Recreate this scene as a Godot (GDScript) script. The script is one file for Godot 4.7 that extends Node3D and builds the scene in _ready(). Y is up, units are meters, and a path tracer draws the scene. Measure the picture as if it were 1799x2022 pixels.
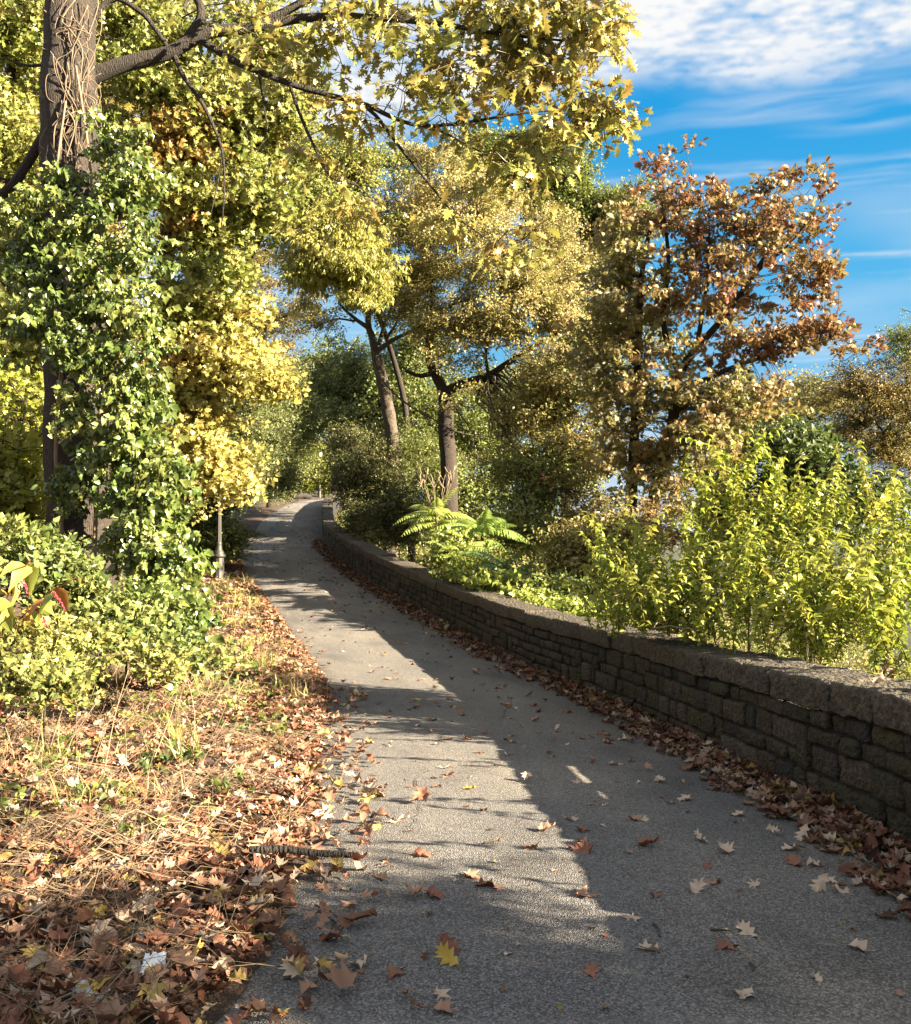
extends Node3D

# ---------------------------------------------------------------- survey: the photograph's lens and the lie of the land
const LENS := 1824.0        # focal length in pixels of the 1799 x 2022 photograph
const EYE := 1.55
const PITCH := 0.02138      # camera tilted up by 1.2 degrees
const EXPO := 8.0

var rng := RandomNumberGenerator.new()
var names := {}
var T := {}                  # materials
var S := {}                  # spray meshes
var land := FastNoiseLite.new()
var rough := FastNoiseLite.new()

# distance ahead -> height of the path, its left edge, the foot of the wall
var G_D := PackedVector2Array([Vector2(-12, 0.05), Vector2(0, 0), Vector2(4, 0), Vector2(6, -0.1), Vector2(8, -0.2), Vector2(11, -0.28), Vector2(13, -0.28), Vector2(16, -0.2), Vector2(19, 0.0), Vector2(22, 0.25), Vector2(25, 0.55), Vector2(30, 0.95), Vector2(39, 1.4), Vector2(43, 1.95), Vector2(52, 2.75), Vector2(58, 3.3), Vector2(62, 3.6), Vector2(68, 3.95), Vector2(72, 4.15), Vector2(80, 4.3), Vector2(120, 4.4)])
var L_D := PackedVector2Array([Vector2(-12, -0.6), Vector2(0, -0.75), Vector2(2.9, -0.88), Vector2(3.4, -0.80), Vector2(4.2, -0.80), Vector2(5.2, -0.86), Vector2(7.5, -1.16), Vector2(11, -1.6), Vector2(16, -2.9), Vector2(21.9, -4.75), Vector2(25, -5.8), Vector2(31, -7.3), Vector2(39, -8.65), Vector2(46, -9.55), Vector2(52, -10.2), Vector2(58, -10.5), Vector2(64, -10.4), Vector2(72, -9.4), Vector2(80, -7.5), Vector2(120, 3.0)])
var R_D := PackedVector2Array([Vector2(-12, 1.9), Vector2(0, 2.3), Vector2(4.6, 2.24), Vector2(5.6, 2.17), Vector2(7.6, 1.98), Vector2(9.3, 1.75), Vector2(11, 1.4), Vector2(12.6, 0.97), Vector2(16, 0.08), Vector2(21.9, -1.85), Vector2(25, -2.87), Vector2(31, -4.3), Vector2(39, -5.6), Vector2(46, -6.6), Vector2(52, -7.3), Vector2(58, -7.75), Vector2(64, -7.6), Vector2(72, -6.6), Vector2(80, -4.6), Vector2(120, 6.0)])


func table(t: PackedVector2Array, d: float) -> float:
	var n := t.size()
	if d <= t[0].x:
		return t[0].y
	for i in range(1, n):
		if d <= t[i].x:
			var a := t[maxi(i - 2, 0)]
			var b := t[i - 1]
			var c := t[i]
			var e := t[mini(i + 1, n - 1)]
			var h := c.x - b.x
			var mb := (c.y - a.y) / maxf(c.x - a.x, 0.01)
			var mc := (e.y - b.y) / maxf(e.x - b.x, 0.01)
			var s := (d - b.x) / h
			var s2 := s * s
			var s3 := s2 * s
			return (2 * s3 - 3 * s2 + 1) * b.y + (s3 - 2 * s2 + s) * h * mb + (3 * s2 - 2 * s3) * c.y + (s3 - s2) * h * mc
	return t[n - 1].y


func path_height(d: float) -> float:
	return table(G_D, d)


func left_edge(d: float) -> float:
	return table(L_D, d)


func wall_foot(d: float) -> float:
	return table(R_D, d)


func ground(x: float, d: float) -> float:
	var g := path_height(d)
	var l := left_edge(d)
	var r := wall_foot(d)
	if x < l:
		var e := l - x
		var bump := land.get_noise_2d(x * 1.4, d * 1.4) * 0.07 * smoothstep(0.0, 0.8, e)
		return g + 0.05 * e + smoothstep(1.5, 6.0, e) * 0.2 * (minf(e, 40.0) - 1.5) + bump + 0.012
	if x > r + 0.1:
		var e := x - r - 0.1
		var fall := 0.25 * smoothstep(0.0, 0.4, e) + 0.5 * minf(e, 26.0) + 0.06 * clampf(e - 26.0, 0.0, 300.0)
		return g - fall + land.get_noise_2d(x, d) * 0.25 * smoothstep(0.5, 3.0, e)
	return g - 0.05 * smoothstep(0.0, 0.25, x - l)


# where the photograph's pixel (u, v) lies at d metres ahead of the camera: used to survey real positions
func at(u: float, v: float, d: float) -> Vector3:
	var y := -(v - 1011.0) / LENS
	var cy := y * cos(PITCH) + sin(PITCH)
	var cz := cos(PITCH) - y * sin(PITCH)
	var k := d / cz
	return Vector3((u - 899.5) / LENS * k, EYE + cy * k, -d)


# the ground point that shows at pixel (u, v)
func on_ground(u: float, v: float) -> Vector3:
	var d := 1.5
	for i in 4000:
		var p := at(u, v, d)
		if p.y <= ground(p.x, d):
			break
		d += 0.02
	var q := at(u, v, d)
	q.y = maxf(ground(q.x, d), path_height(d) if q.x > left_edge(d) and q.x < wall_foot(d) else -99.0)
	return q


# ---------------------------------------------------------------- nodes
func numbered(n: String) -> String:
	if not names.has(n):
		names[n] = 0
		return n
	names[n] += 1
	return "%s_%03d" % [n, names[n]]


func tag(o: Node, label: String, category := "", group := "") -> Node:
	o.set_meta("label", label)
	if category:
		o.set_meta("category", category)
	if group:
		o.set_meta("group", group)
	return o


func thing(called: String, label: String, category: String, where := Vector3.ZERO, group := "") -> Node3D:
	var o := Node3D.new()
	o.name = numbered(called)
	o.position = where
	add_child(o)
	tag(o, label, category, group)
	return o


func piece(called: String, m: Mesh, mat: Material, parent: Node = null, kind := "") -> MeshInstance3D:
	var o := MeshInstance3D.new()
	o.mesh = m
	if mat:
		o.material_override = mat
	if parent:
		o.name = called
		parent.add_child(o, true)
	else:
		o.name = numbered(called)
		add_child(o)
	if kind:
		o.set_meta("kind", kind)
	return o


func done(st: SurfaceTool, smooth := true) -> ArrayMesh:
	if smooth:
		st.index()
	st.generate_normals()
	return st.commit()


func begin() -> SurfaceTool:
	var st := SurfaceTool.new()
	st.begin(Mesh.PRIMITIVE_TRIANGLES)
	return st


func many(called: String, mesh: Mesh, mat: Material, where: Array, tints: Array, parent: Node = null) -> MultiMeshInstance3D:
	var mm := MultiMesh.new()
	mm.transform_format = MultiMesh.TRANSFORM_3D
	mm.use_colors = true
	mm.mesh = mesh
	mm.instance_count = where.size()
	for i in where.size():
		mm.set_instance_transform(i, where[i])
		mm.set_instance_color(i, tints[i])
	var o := MultiMeshInstance3D.new()
	o.multimesh = mm
	o.material_override = mat
	if parent:
		o.name = called
		parent.add_child(o, true)
	else:
		o.name = numbered(called)
		add_child(o)
	o.set_meta("kind", "stuff")
	return o


# ---------------------------------------------------------------- materials
func noise_map(seed_: int, freq: float, size: int, kind := FastNoiseLite.TYPE_SIMPLEX_SMOOTH, oct := 4, stops: Array = [], cell := -1) -> NoiseTexture2D:
	var n := FastNoiseLite.new()
	n.seed = seed_
	n.noise_type = kind
	n.frequency = freq
	n.fractal_octaves = oct
	if oct <= 1:
		n.fractal_type = FastNoiseLite.FRACTAL_NONE
	if cell >= 0:
		n.cellular_return_type = cell
		n.cellular_jitter = 0.9
	var t := NoiseTexture2D.new()
	t.width = size
	t.height = size
	t.seamless = true
	t.noise = n
	if stops.size():
		var g := Gradient.new()
		var offs := PackedFloat32Array()
		var cols := PackedColorArray()
		for s in stops:
			offs.append(s[0])
			cols.append(s[1])
		g.offsets = offs
		g.colors = cols
		t.color_ramp = g
	return t


func grey(v: float) -> Color:
	return Color(v, v, v).linear_to_srgb()


func lin(r: float, g: float, b: float) -> Color:
	return Color(r, g, b).linear_to_srgb()


func plain(c: Color, roughness := 0.8, metal := 0.0) -> StandardMaterial3D:
	var m := StandardMaterial3D.new()
	m.albedo_color = c
	m.roughness = roughness
	m.metallic = metal
	return m


func leafy(roughness: float, through: float, shine := 0.5) -> StandardMaterial3D:
	var m := StandardMaterial3D.new()
	m.vertex_color_use_as_albedo = true
	m.roughness = roughness
	m.metallic_specular = shine
	m.cull_mode = BaseMaterial3D.CULL_DISABLED
	if through > 0.0:
		m.backlight_enabled = true
		m.backlight = Color(through, through, through).linear_to_srgb()
	return m


func make_materials() -> void:
	T.leaf = leafy(0.46, 0.8)
	T.glossy_leaf = leafy(0.34, 0.7, 0.6)
	T.dry_leaf = leafy(0.7, 0.25, 0.35)
	T.straw = leafy(0.75, 0.2, 0.3)

	var a := StandardMaterial3D.new()
	a.vertex_color_use_as_albedo = true
	a.albedo_texture = noise_map(3, 0.17, 1024, FastNoiseLite.TYPE_CELLULAR, 1, [[0.0, grey(0.25)], [0.4, grey(0.45)], [0.7, grey(0.64)], [0.9, grey(0.95)], [1.0, grey(1.0)]], FastNoiseLite.RETURN_CELL_VALUE)
	a.heightmap_enabled = true
	a.heightmap_texture = noise_map(3, 0.17, 1024, FastNoiseLite.TYPE_CELLULAR, 1, [[0.0, Color.WHITE], [0.55, Color(0.6, 0.6, 0.6)], [1.0, Color.BLACK]], FastNoiseLite.RETURN_DISTANCE)
	a.heightmap_scale = 1.2
	a.roughness = 0.82
	a.metallic_specular = 0.4
	T.asphalt = a

	var s := StandardMaterial3D.new()
	s.vertex_color_use_as_albedo = true
	s.albedo_texture = noise_map(11, 0.012, 512, FastNoiseLite.TYPE_SIMPLEX_SMOOTH, 5, [[0.0, lin(0.25, 0.24, 0.22)], [0.42, lin(0.55, 0.53, 0.5)], [0.6, lin(0.68, 0.66, 0.62)], [0.68, lin(0.98, 0.98, 0.95)], [1.0, lin(1, 1, 1)]])
	s.uv1_triplanar = true
	s.uv1_world_triplanar = true
	s.uv1_scale = Vector3(2.2, 2.2, 2.2)
	s.heightmap_enabled = true
	s.heightmap_texture = noise_map(12, 0.02, 512, FastNoiseLite.TYPE_SIMPLEX_SMOOTH, 5)
	s.heightmap_scale = 3.2
	s.roughness = 0.85
	T.stone = s
	T.mortar = plain(lin(0.012, 0.01, 0.008), 0.95)

	var b := StandardMaterial3D.new()
	b.albedo_color = lin(0.06, 0.044, 0.034)
	b.albedo_texture = noise_map(21, 0.02, 512, FastNoiseLite.TYPE_SIMPLEX_SMOOTH, 4, [[0.0, grey(0.4)], [1.0, grey(1.0)]])
	b.uv1_triplanar = true
	b.uv1_world_triplanar = true
	b.uv1_scale = Vector3(3.5, 0.8, 3.5)
	b.heightmap_enabled = true
	b.heightmap_texture = noise_map(22, 0.03, 512, FastNoiseLite.TYPE_SIMPLEX_SMOOTH, 3)
	b.heightmap_scale = 5.0
	b.roughness = 0.9
	T.bark = b
	var b2: StandardMaterial3D = b.duplicate()
	b2.albedo_color = lin(0.115, 0.09, 0.068)
	b2.heightmap_scale = 2.0
	T.pale_bark = b2
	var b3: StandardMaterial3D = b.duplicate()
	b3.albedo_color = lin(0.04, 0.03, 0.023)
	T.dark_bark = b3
	T.twig = plain(lin(0.05, 0.036, 0.026), 0.85)
	T.vine_stem = plain(lin(0.17, 0.125, 0.085), 0.9)

	var g := StandardMaterial3D.new()
	g.vertex_color_use_as_albedo = true
	g.albedo_texture = noise_map(31, 0.05, 1024, FastNoiseLite.TYPE_SIMPLEX_SMOOTH, 5, [[0.0, grey(0.25)], [0.5, grey(0.6)], [1.0, grey(1.0)]])
	g.uv1_triplanar = true
	g.uv1_world_triplanar = true
	g.uv1_scale = Vector3(0.9, 0.9, 0.9)
	g.heightmap_enabled = true
	g.heightmap_texture = g.albedo_texture
	g.heightmap_scale = 4.0
	g.roughness = 0.95
	T.soil = g
	T.iron = plain(lin(0.045, 0.042, 0.038), 0.55, 0.35)


# ---------------------------------------------------------------- shapes
func tube(st: SurfaceTool, pts: Array, r0: float, r1: float, sides := 6, lump := 0.0, power := 1.0) -> void:
	var n := pts.size()
	var side := Vector3.ZERO
	var rings := []
	for i in n:
		var p: Vector3 = pts[i]
		var dir: Vector3 = (pts[mini(i + 1, n - 1)] - pts[maxi(i - 1, 0)]).normalized()
		if side == Vector3.ZERO:
			side = dir.cross(Vector3.RIGHT if absf(dir.x) < 0.8 else Vector3.UP).normalized()
		side = (side - dir * side.dot(dir)).normalized()
		var other := dir.cross(side)
		var r := lerpf(r0, r1, pow(float(i) / (n - 1), power))
		var ring := PackedVector3Array()
		for k in sides:
			var a := TAU * k / sides
			var q := side * cos(a) + other * sin(a)
			var rr := r
			if lump > 0.0:
				rr *= 1.0 + lump * rough.get_noise_3d(p.x * 9 + q.x * 14, p.y * 5, p.z * 9 + q.z * 14)
			ring.append(p + q * rr)
		rings.append(ring)
	for i in n - 1:
		for k in sides:
			var k2 := (k + 1) % sides
			var a: Vector3 = rings[i][k]
			var b: Vector3 = rings[i][k2]
			var c: Vector3 = rings[i + 1][k]
			var e: Vector3 = rings[i + 1][k2]
			for v in [a, c, b, b, c, e]:
				st.add_vertex(v)
	for k in range(1, sides - 1):
		for v in [rings[n - 1][0], rings[n - 1][k + 1], rings[n - 1][k]]:
			st.add_vertex(v)
		for v in [rings[0][0], rings[0][k], rings[0][k + 1]]:
			st.add_vertex(v)


func smooth_line(pts: Array, per := 4) -> Array:
	var out := []
	var n := pts.size()
	for i in n - 1:
		var a: Vector3 = pts[maxi(i - 1, 0)]
		var b: Vector3 = pts[i]
		var c: Vector3 = pts[i + 1]
		var e: Vector3 = pts[mini(i + 2, n - 1)]
		for k in per:
			out.append(b.cubic_interpolate(c, a, e, float(k) / per))
	out.append(pts[n - 1])
	return out


func lathe(st: SurfaceTool, profile: Array, sides: int, flute := 0.0, flutes := 8) -> void:
	for i in profile.size() - 1:
		for k in sides:
			var q := []
			for j in [[i, k], [i + 1, k], [i, k + 1], [i + 1, k + 1]]:
				var ang: float = TAU * j[1] / sides
				var p: Vector2 = profile[j[0]]
				var r := p.x * (1.0 - flute * absf(sin(ang * flutes * 0.5)))
				q.append(Vector3(cos(ang) * r, p.y, sin(ang) * r))
			for v in [q[0], q[2], q[1], q[1], q[2], q[3]]:
				st.add_vertex(v)


# half outlines of leaves: (along the midrib, along the edge point, out from the midrib)
const OAK := [[0.0, 0.0, 0.015], [0.1, 0.08, 0.05], [0.2, 0.26, 0.23], [0.3, 0.34, 0.12], [0.36, 0.52, 0.38], [0.5, 0.56, 0.14], [0.56, 0.77, 0.34], [0.7, 0.74, 0.11], [0.78, 0.92, 0.17], [0.86, 0.88, 0.06], [1.0, 1.0, 0.0]]
const MAPLE := [[0.0, 0.0, 0.0], [0.0, -0.12, 0.28], [0.08, 0.08, 0.22], [0.2, 0.42, 0.52], [0.3, 0.36, 0.22], [0.5, 0.66, 0.3], [0.62, 0.66, 0.13], [1.0, 1.0, 0.0]]
const OVATE := [[0.0, 0.0, 0.0], [0.12, 0.06, 0.22], [0.35, 0.3, 0.34], [0.62, 0.6, 0.22], [0.82, 0.82, 0.08], [1.0, 1.0, 0.0]]
const IVY := [[0.0, 0.0, 0.0], [0.0, -0.1, 0.2], [0.12, 0.1, 0.46], [0.4, 0.42, 0.3], [0.7, 0.7, 0.18], [1.0, 1.0, 0.0]]
const SIMPLE := [[0.0, 0.0, 0.0], [0.42, 0.42, 0.3], [1.0, 1.0, 0.0]]
const BLADE := [[0.0, 0.0, 0.012], [0.5, 0.5, 0.016], [1.0, 1.0, 0.0]]
const LANCE := [[0.0, 0.0, 0.0], [0.3, 0.3, 0.14], [0.65, 0.65, 0.1], [1.0, 1.0, 0.0]]


func leaf(st: SurfaceTool, t: Transform3D, shape: Array, length: float, col: Color, fold := 0.3, curl := 0.25, crumple := 0.0) -> void:
	var mid := PackedVector3Array()
	var lo := PackedVector3Array()
	var hi := PackedVector3Array()
	for r in shape:
		var a: float = r[0]
		var b: float = r[1]
		var w: float = r[2]
		var c0 := 0.0
		var c1 := 0.0
		var c2 := 0.0
		if crumple > 0.0:
			c0 = crumple * rough.get_noise_2d(a * 1.7 + fold * 91.0, curl * 57.0)
			c1 = crumple * 1.6 * rough.get_noise_2d(a * 2.3 + fold * 33.0, curl * 71.0 + 5.0)
			c2 = crumple * 1.6 * rough.get_noise_2d(a * 2.3 + fold * 47.0, curl * 29.0 - 8.0)
		mid.append(t * (Vector3(c1 * 0.3, a, -curl * a * a + c0) * length))
		lo.append(t * (Vector3(-w * (1.0 + c2), b, -curl * b * b + fold * w + c1) * length))
		hi.append(t * (Vector3(w * (1.0 + c1), b, -curl * b * b + fold * w + c2) * length))
	for i in shape.size() - 1:
		for half in 2:
			var e := lo if half == 0 else hi
			var q := [mid[i], mid[i + 1], e[i], e[i + 1]]
			var tris := [[0, 1, 3], [0, 3, 2]]
			for tri in tris:
				var a: Vector3 = q[tri[0]]
				var b: Vector3 = q[tri[1]]
				var c: Vector3 = q[tri[2]]
				if (b - a).cross(c - a).length_squared() < 1e-14:
					continue
				if half == 1:
					var swap := b
					b = c
					c = swap
				st.set_color(col)
				st.add_vertex(a)
				st.set_color(col)
				st.add_vertex(b)
				st.set_color(col)
				st.add_vertex(c)


func any_dir() -> Vector3:
	return Vector3(rng.randfn(), rng.randfn(), rng.randfn()).normalized()


# a leaf's own frame: y runs along the midrib, z is the upper face
func leaf_frame(dir: Vector3, face: Vector3, where: Vector3) -> Transform3D:
	var y := dir.normalized()
	var x := y.cross(face)
	if x.length() < 0.01:
		x = y.cross(Vector3(0.3, 0.5, 0.8))
	x = x.normalized()
	return Transform3D(Basis(x, y, x.cross(y)), where)


# a spray: a few thin twigs that carry leaves; about 1 unit = 1 metre
func spray(seed_: int, shape: Array, n: int, reach: float, length: float, droop: float, twigs := 4, tilt := 0.7, fold := 0.3, curl := 0.25, wood := true, look := Vector3(0, 0.75, 0.75)) -> ArrayMesh:
	rng.seed = seed_
	var st := begin()
	var dirs := []
	for k in twigs:
		var a := TAU * (k + rng.randf()) / twigs
		dirs.append(Vector3(cos(a), rng.randf_range(-0.35 - droop, 0.75 - droop), sin(a)).normalized() * reach * rng.randf_range(0.75, 1.1))
	for k in twigs:
		if wood:
			st.set_color(Color(0.3, 0.22, 0.16))
			var dd: Vector3 = dirs[k]
			tube(st, [Vector3.ZERO, dd * 0.5 + Vector3(0, 0.05 * reach, 0), dd], 0.006 * reach / 0.4, 0.003 * reach / 0.4, 3)
	for i in n:
		var dd: Vector3 = dirs[i % twigs]
		var f := sqrt(rng.randf_range(0.03, 1.0))
		var p: Vector3 = dd * f + any_dir() * reach * 0.13
		var out: Vector3 = (dd.normalized() * 0.6 + any_dir() * 0.9 + Vector3(0, -droop, 0)).normalized()
		var face: Vector3 = (look + any_dir() * tilt).normalized()
		var b := rng.randf_range(0.72, 1.2)
		leaf(st, leaf_frame(out, face, p), shape, length * rng.randf_range(0.7, 1.15), Color(b * rng.randf_range(0.92, 1.1), b, b * rng.randf_range(0.8, 1.1)), fold * rng.randf_range(0.3, 1.5), curl * rng.randf_range(0.2, 1.6))
	st.generate_normals()
	return st.commit()


# a long upright shoot with leaves in opposite pairs
func shoot(seed_: int, length: float, pairs: int, leaf_len: float, arch: float) -> ArrayMesh:
	rng.seed = seed_
	var st := begin()
	var pts := []
	for i in 7:
		var f := i / 6.0
		pts.append(Vector3(arch * length * f * f, length * f * (1.0 - 0.25 * arch * f), 0.03 * length * sin(f * 5.0)))
	st.set_color(Color(0.55, 0.5, 0.35))
	tube(st, pts, 0.006, 0.002, 4)
	for i in pairs:
		var f := (i + 0.5) / pairs
		var seg := minf(f * 6.0, 5.99)
		var p: Vector3 = pts[int(seg)].lerp(pts[int(seg) + 1], seg - int(seg))
		var up: Vector3 = (pts[int(seg) + 1] - pts[int(seg)]).normalized()
		var turn := (i % 2) * PI / 2 + rng.randf_range(-0.5, 0.5)
		for s in [0.0, PI]:
			var side := Vector3(cos(turn + s), 0, sin(turn + s))
			var out := (side + up * 0.15 + Vector3(0, rng.randf_range(-0.75, 0.1), 0)).normalized()
			var b := rng.randf_range(0.75, 1.2)
			leaf(st, leaf_frame(out, (up + any_dir() * 0.4), p), OVATE, leaf_len * rng.randf_range(0.75, 1.15) * (1.0 - 0.5 * maxf(0.0, f - 0.6)), Color(b * rng.randf_range(0.9, 1.1), b, b), 0.45, 0.4)
	st.generate_normals()
	return st.commit()


func pick(pal: Array, spread := 0.16) -> Color:
	var a: Color = pal[rng.randi() % pal.size()]
	var b: Color = pal[rng.randi() % pal.size()]
	var c := a.lerp(b, rng.randf() * 0.6)
	var k := 0.88 * (1.0 + rng.randf_range(-spread, spread))
	return Color(c.r * k, c.g * k, c.b * k)


# a tree or shrub: limbs given point by point, then twigs grown out to clumps of leaf sprays that fill the given masses
func plant(o: Dictionary) -> Node3D:
	rng.seed = o.seed
	var base: Vector3 = o.base
	var root := thing(o.name, o.label, o.cat, base, o.get("group", ""))
	var nodes := []
	var first := true
	for limb in o.limbs:
		var pts := smooth_line(limb[0], 4)
		var here := []
		for i in pts.size():
			here.append(pts[i] - base)
			if i >= pts.size() * float(o.get("bare", 0.3)) or not first:
				nodes.append(pts[i])
		var st := begin()
		var thick: float = limb[1]
		tube(st, here, thick, limb[2], 14 if thick > 0.12 else 8, 0.22 if thick > 0.05 else 0.0)
		piece(("trunk" if o.get("woody", true) else "stem") if first else "limb", done(st), o.get("bark", T.bark) if first else o.get("backlit_limb_bark", o.get("bark", T.bark)), root)
		first = false
	var st := begin()
	var places := []
	var tints := []
	for s in o.sprays:
		places.append([])
		tints.append([])
	var cr: float = o.cr
	var any_twig := false
	for b in o.blobs:
		var c := at(b[0], b[1], b[2])
		var k: float = b[2] / LENS
		var rad := Vector3(b[3] * k, b[4] * k, b[5])
		var pal: Array = b[7] if b.size() > 7 else o.pal
		var patch := 1.5 / maxf(0.3, (rad.x + rad.y) * 0.5)
		for n in int(b[6] * float(o.get("spread", 1.5)) * 1.4):
			var p := c + any_dir() * rad * pow(rng.randf(), 0.5) * rng.randf_range(0.6, 1.45) * float(o.get("wide", 1.0))
			if rough.get_noise_3dv(p * patch + base) < float(o.get("gap", -0.06)):
				continue
			p.y = maxf(p.y, ground(p.x, -p.z) + 0.15)
			var best := Vector3.ZERO
			var least := 1e9
			for q in nodes:
				var w: float = p.distance_to(q) + maxf(0.0, q.y - p.y) * 0.7
				if w < least:
					least = w
					best = q
			var length := best.distance_to(p)
			var mid1 := best.lerp(p, 0.35) + any_dir() * length * 0.08 + Vector3(0, length * 0.06, 0)
			var mid2 := best.lerp(p, 0.7) + any_dir() * length * 0.08 + Vector3(0, length * 0.07, 0)
			var r := clampf(0.004 + length * 0.007, 0.005, 0.06) * float(o.get("twig", 1.0))
			tube(st, [best - base, mid1 - base, mid2 - base, p - base], r, 0.003, 5)
			any_twig = true
			if nodes.size() < 420:
				nodes.append(mid1)
				nodes.append(mid2)
				nodes.append(p)
			var tone := pick(pal, 0.2)
			for j in maxi(2, int(round(o.per * float(o.get("thin", 0.6))))):
				var q := p + any_dir() * cr * Vector3(1, 0.75, 1) * pow(rng.randf(), 0.5)
				q.y -= float(o.get("hang", 0.0)) * rng.randf() * rng.randf()
				if j % 4 == 3:
					q = mid2.lerp(p, rng.randf()) + any_dir() * cr * 0.4
				var out := q - c
				if o.has("axis"):
					out = q - Vector3(o.axis.x, q.y, o.axis.z)
				var turn := Basis(Vector3.UP, atan2(out.x, out.z) + rng.randfn() * 0.8)
				turn = Basis(any_dir(), rng.randf_range(0.0, o.get("lean", 0.5))) * turn
				var size: float = o.get("size", 1.0) * rng.randf_range(0.62, 1.38)
				var v := rng.randi() % places.size()
				places[v].append(Transform3D(turn.scaled(Vector3.ONE * size), q - base))
				tints[v].append(tone.lerp(pick(pal, 0.25), 0.45))
	if any_twig:
		piece("branches", done(st), o.get("twig_bark", T.twig), root, "stuff")
	for v in places.size():
		if places[v].size():
			many("crown" if o.get("woody", true) else "foliage", o.sprays[v], o.get("leaf", T.leaf), places[v], tints[v], root)
	return root


# ---------------------------------------------------------------- sky
func make_sky() -> PanoramaSkyMaterial:
	var w := 4096
	var h := 2048
	var im := Image.create(w, h, false, Image.FORMAT_RGBF)
	var puff := FastNoiseLite.new()
	puff.seed = 5
	puff.frequency = 1.0
	puff.fractal_octaves = 5
	var band := FastNoiseLite.new()
	band.seed = 9
	band.frequency = 1.0
	band.fractal_octaves = 3
	var x0 := int(34.0 / 360.0 * w)      # column 0 looks straight ahead; the frame spans 27 degrees each way
	var x1 := w - x0
	var y0 := int((90.0 - 40.0) / 180.0 * h)
	var y1 := int(0.5 * h)
	for y in range(0, h, 8):
		for x in range(0, w, 8):
			if (x < x0 or x + 8 > x1) and y + 8 > y0 and y < y1:
				for yy in range(y, y + 8):
					for xx in range(x, x + 8):
						im.set_pixel(xx, yy, sky_at(fposmod((xx + 0.5) / w * 360.0 + 180.0, 360.0) - 180.0, 90.0 - (yy + 0.5) / h * 180.0, puff, band))
			else:
				im.fill_rect(Rect2i(x, y, 8, 8), sky_at(fposmod((x + 4.0) / w * 360.0 + 180.0, 360.0) - 180.0, 90.0 - (y + 4.0) / h * 180.0, puff, band))
	var m := PanoramaSkyMaterial.new()
	m.panorama = ImageTexture.create_from_image(im)
	return m


func sky_at(az: float, el: float, puff: FastNoiseLite, band: FastNoiseLite) -> Color:
	if el <= 0.0:
		return Color(0.009, 0.009, 0.007)
	var low := Color(0.62, 0.78, 0.90)
	var middle := Color(0.12, 0.52, 0.88)
	var high := Color(0.02, 0.36, 0.79)
	var c := low.lerp(middle, smoothstep(0.0, 13.0, el)).lerp(high, smoothstep(10.0, 27.0, el))
	# the cloud sheets lie level, so look their pattern up where the line of sight meets a plane overhead
	var e := deg_to_rad(maxf(el, 2.0))
	var a := deg_to_rad(az)
	var k := 1.0 / tan(e)
	var px := sin(a) * k
	var pz := cos(a) * k
	var big := band.get_noise_2d(px * 0.9 + 3.1, pz * 0.9 - 1.7)
	var edge := pz + 0.43 * px + 0.30 * big + 0.05 * puff.get_noise_2d(px * 6.0, pz * 6.0)
	var sheet := 1.0 - smoothstep(1.98, 2.34, edge)
	var fleck := puff.get_noise_2d(px * 15.0 + pz * 3.0, pz * 22.0 - px * 2.0) * 0.5 + 0.5
	var soft := puff.get_noise_2d(px * 3.5 + 7.0, pz * 5.0) * 0.5 + 0.5
	var cloud := sheet * clampf(0.60 + 1.1 * (fleck - 0.4) + 1.3 * (soft - 0.42), 0.0, 1.0)
	# high thin streaks
	var t := px * 0.30 + pz + 0.10 * band.get_noise_2d(px * 1.1 + 4.0, pz * 1.1)
	var streak := band.get_noise_2d(px * 0.6 + 11.0, t * 3.2)
	streak = smoothstep(-0.1, 0.6, streak) * clampf(0.5 + 1.2 * puff.get_noise_2d(px * 1.6, t * 9.0), 0.0, 1.0)
	cloud = maxf(cloud, 0.45 * streak * smoothstep(3.0, 9.0, el))
	cloud = maxf(cloud, 0.3 * clampf(band.get_noise_2d(px * 0.7 - 6.0, pz * 0.8 + 2.0) + 0.2, 0.0, 1.0))
	# the trees on the left stand before a thin white veil that spreads from the sheet
	var veil := smoothstep(6.0, -22.0, az) * smoothstep(-110.0, -60.0, az) * (0.35 + 0.4 * soft)
	cloud = maxf(cloud, veil * smoothstep(40.0, 12.0, el))
	c = c.lerp(Color(0.97, 0.97, 0.97), cloud)
	return Color(c.r / EXPO, c.g / EXPO, c.b / EXPO)


# ---------------------------------------------------------------- ground, path, wall
func span(list: Array) -> PackedFloat32Array:
	var out := PackedFloat32Array()
	for s in list:
		var x: float = s[0]
		while x < s[1] - 1e-4:
			out.append(x)
			x += s[2]
	return out


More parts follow.
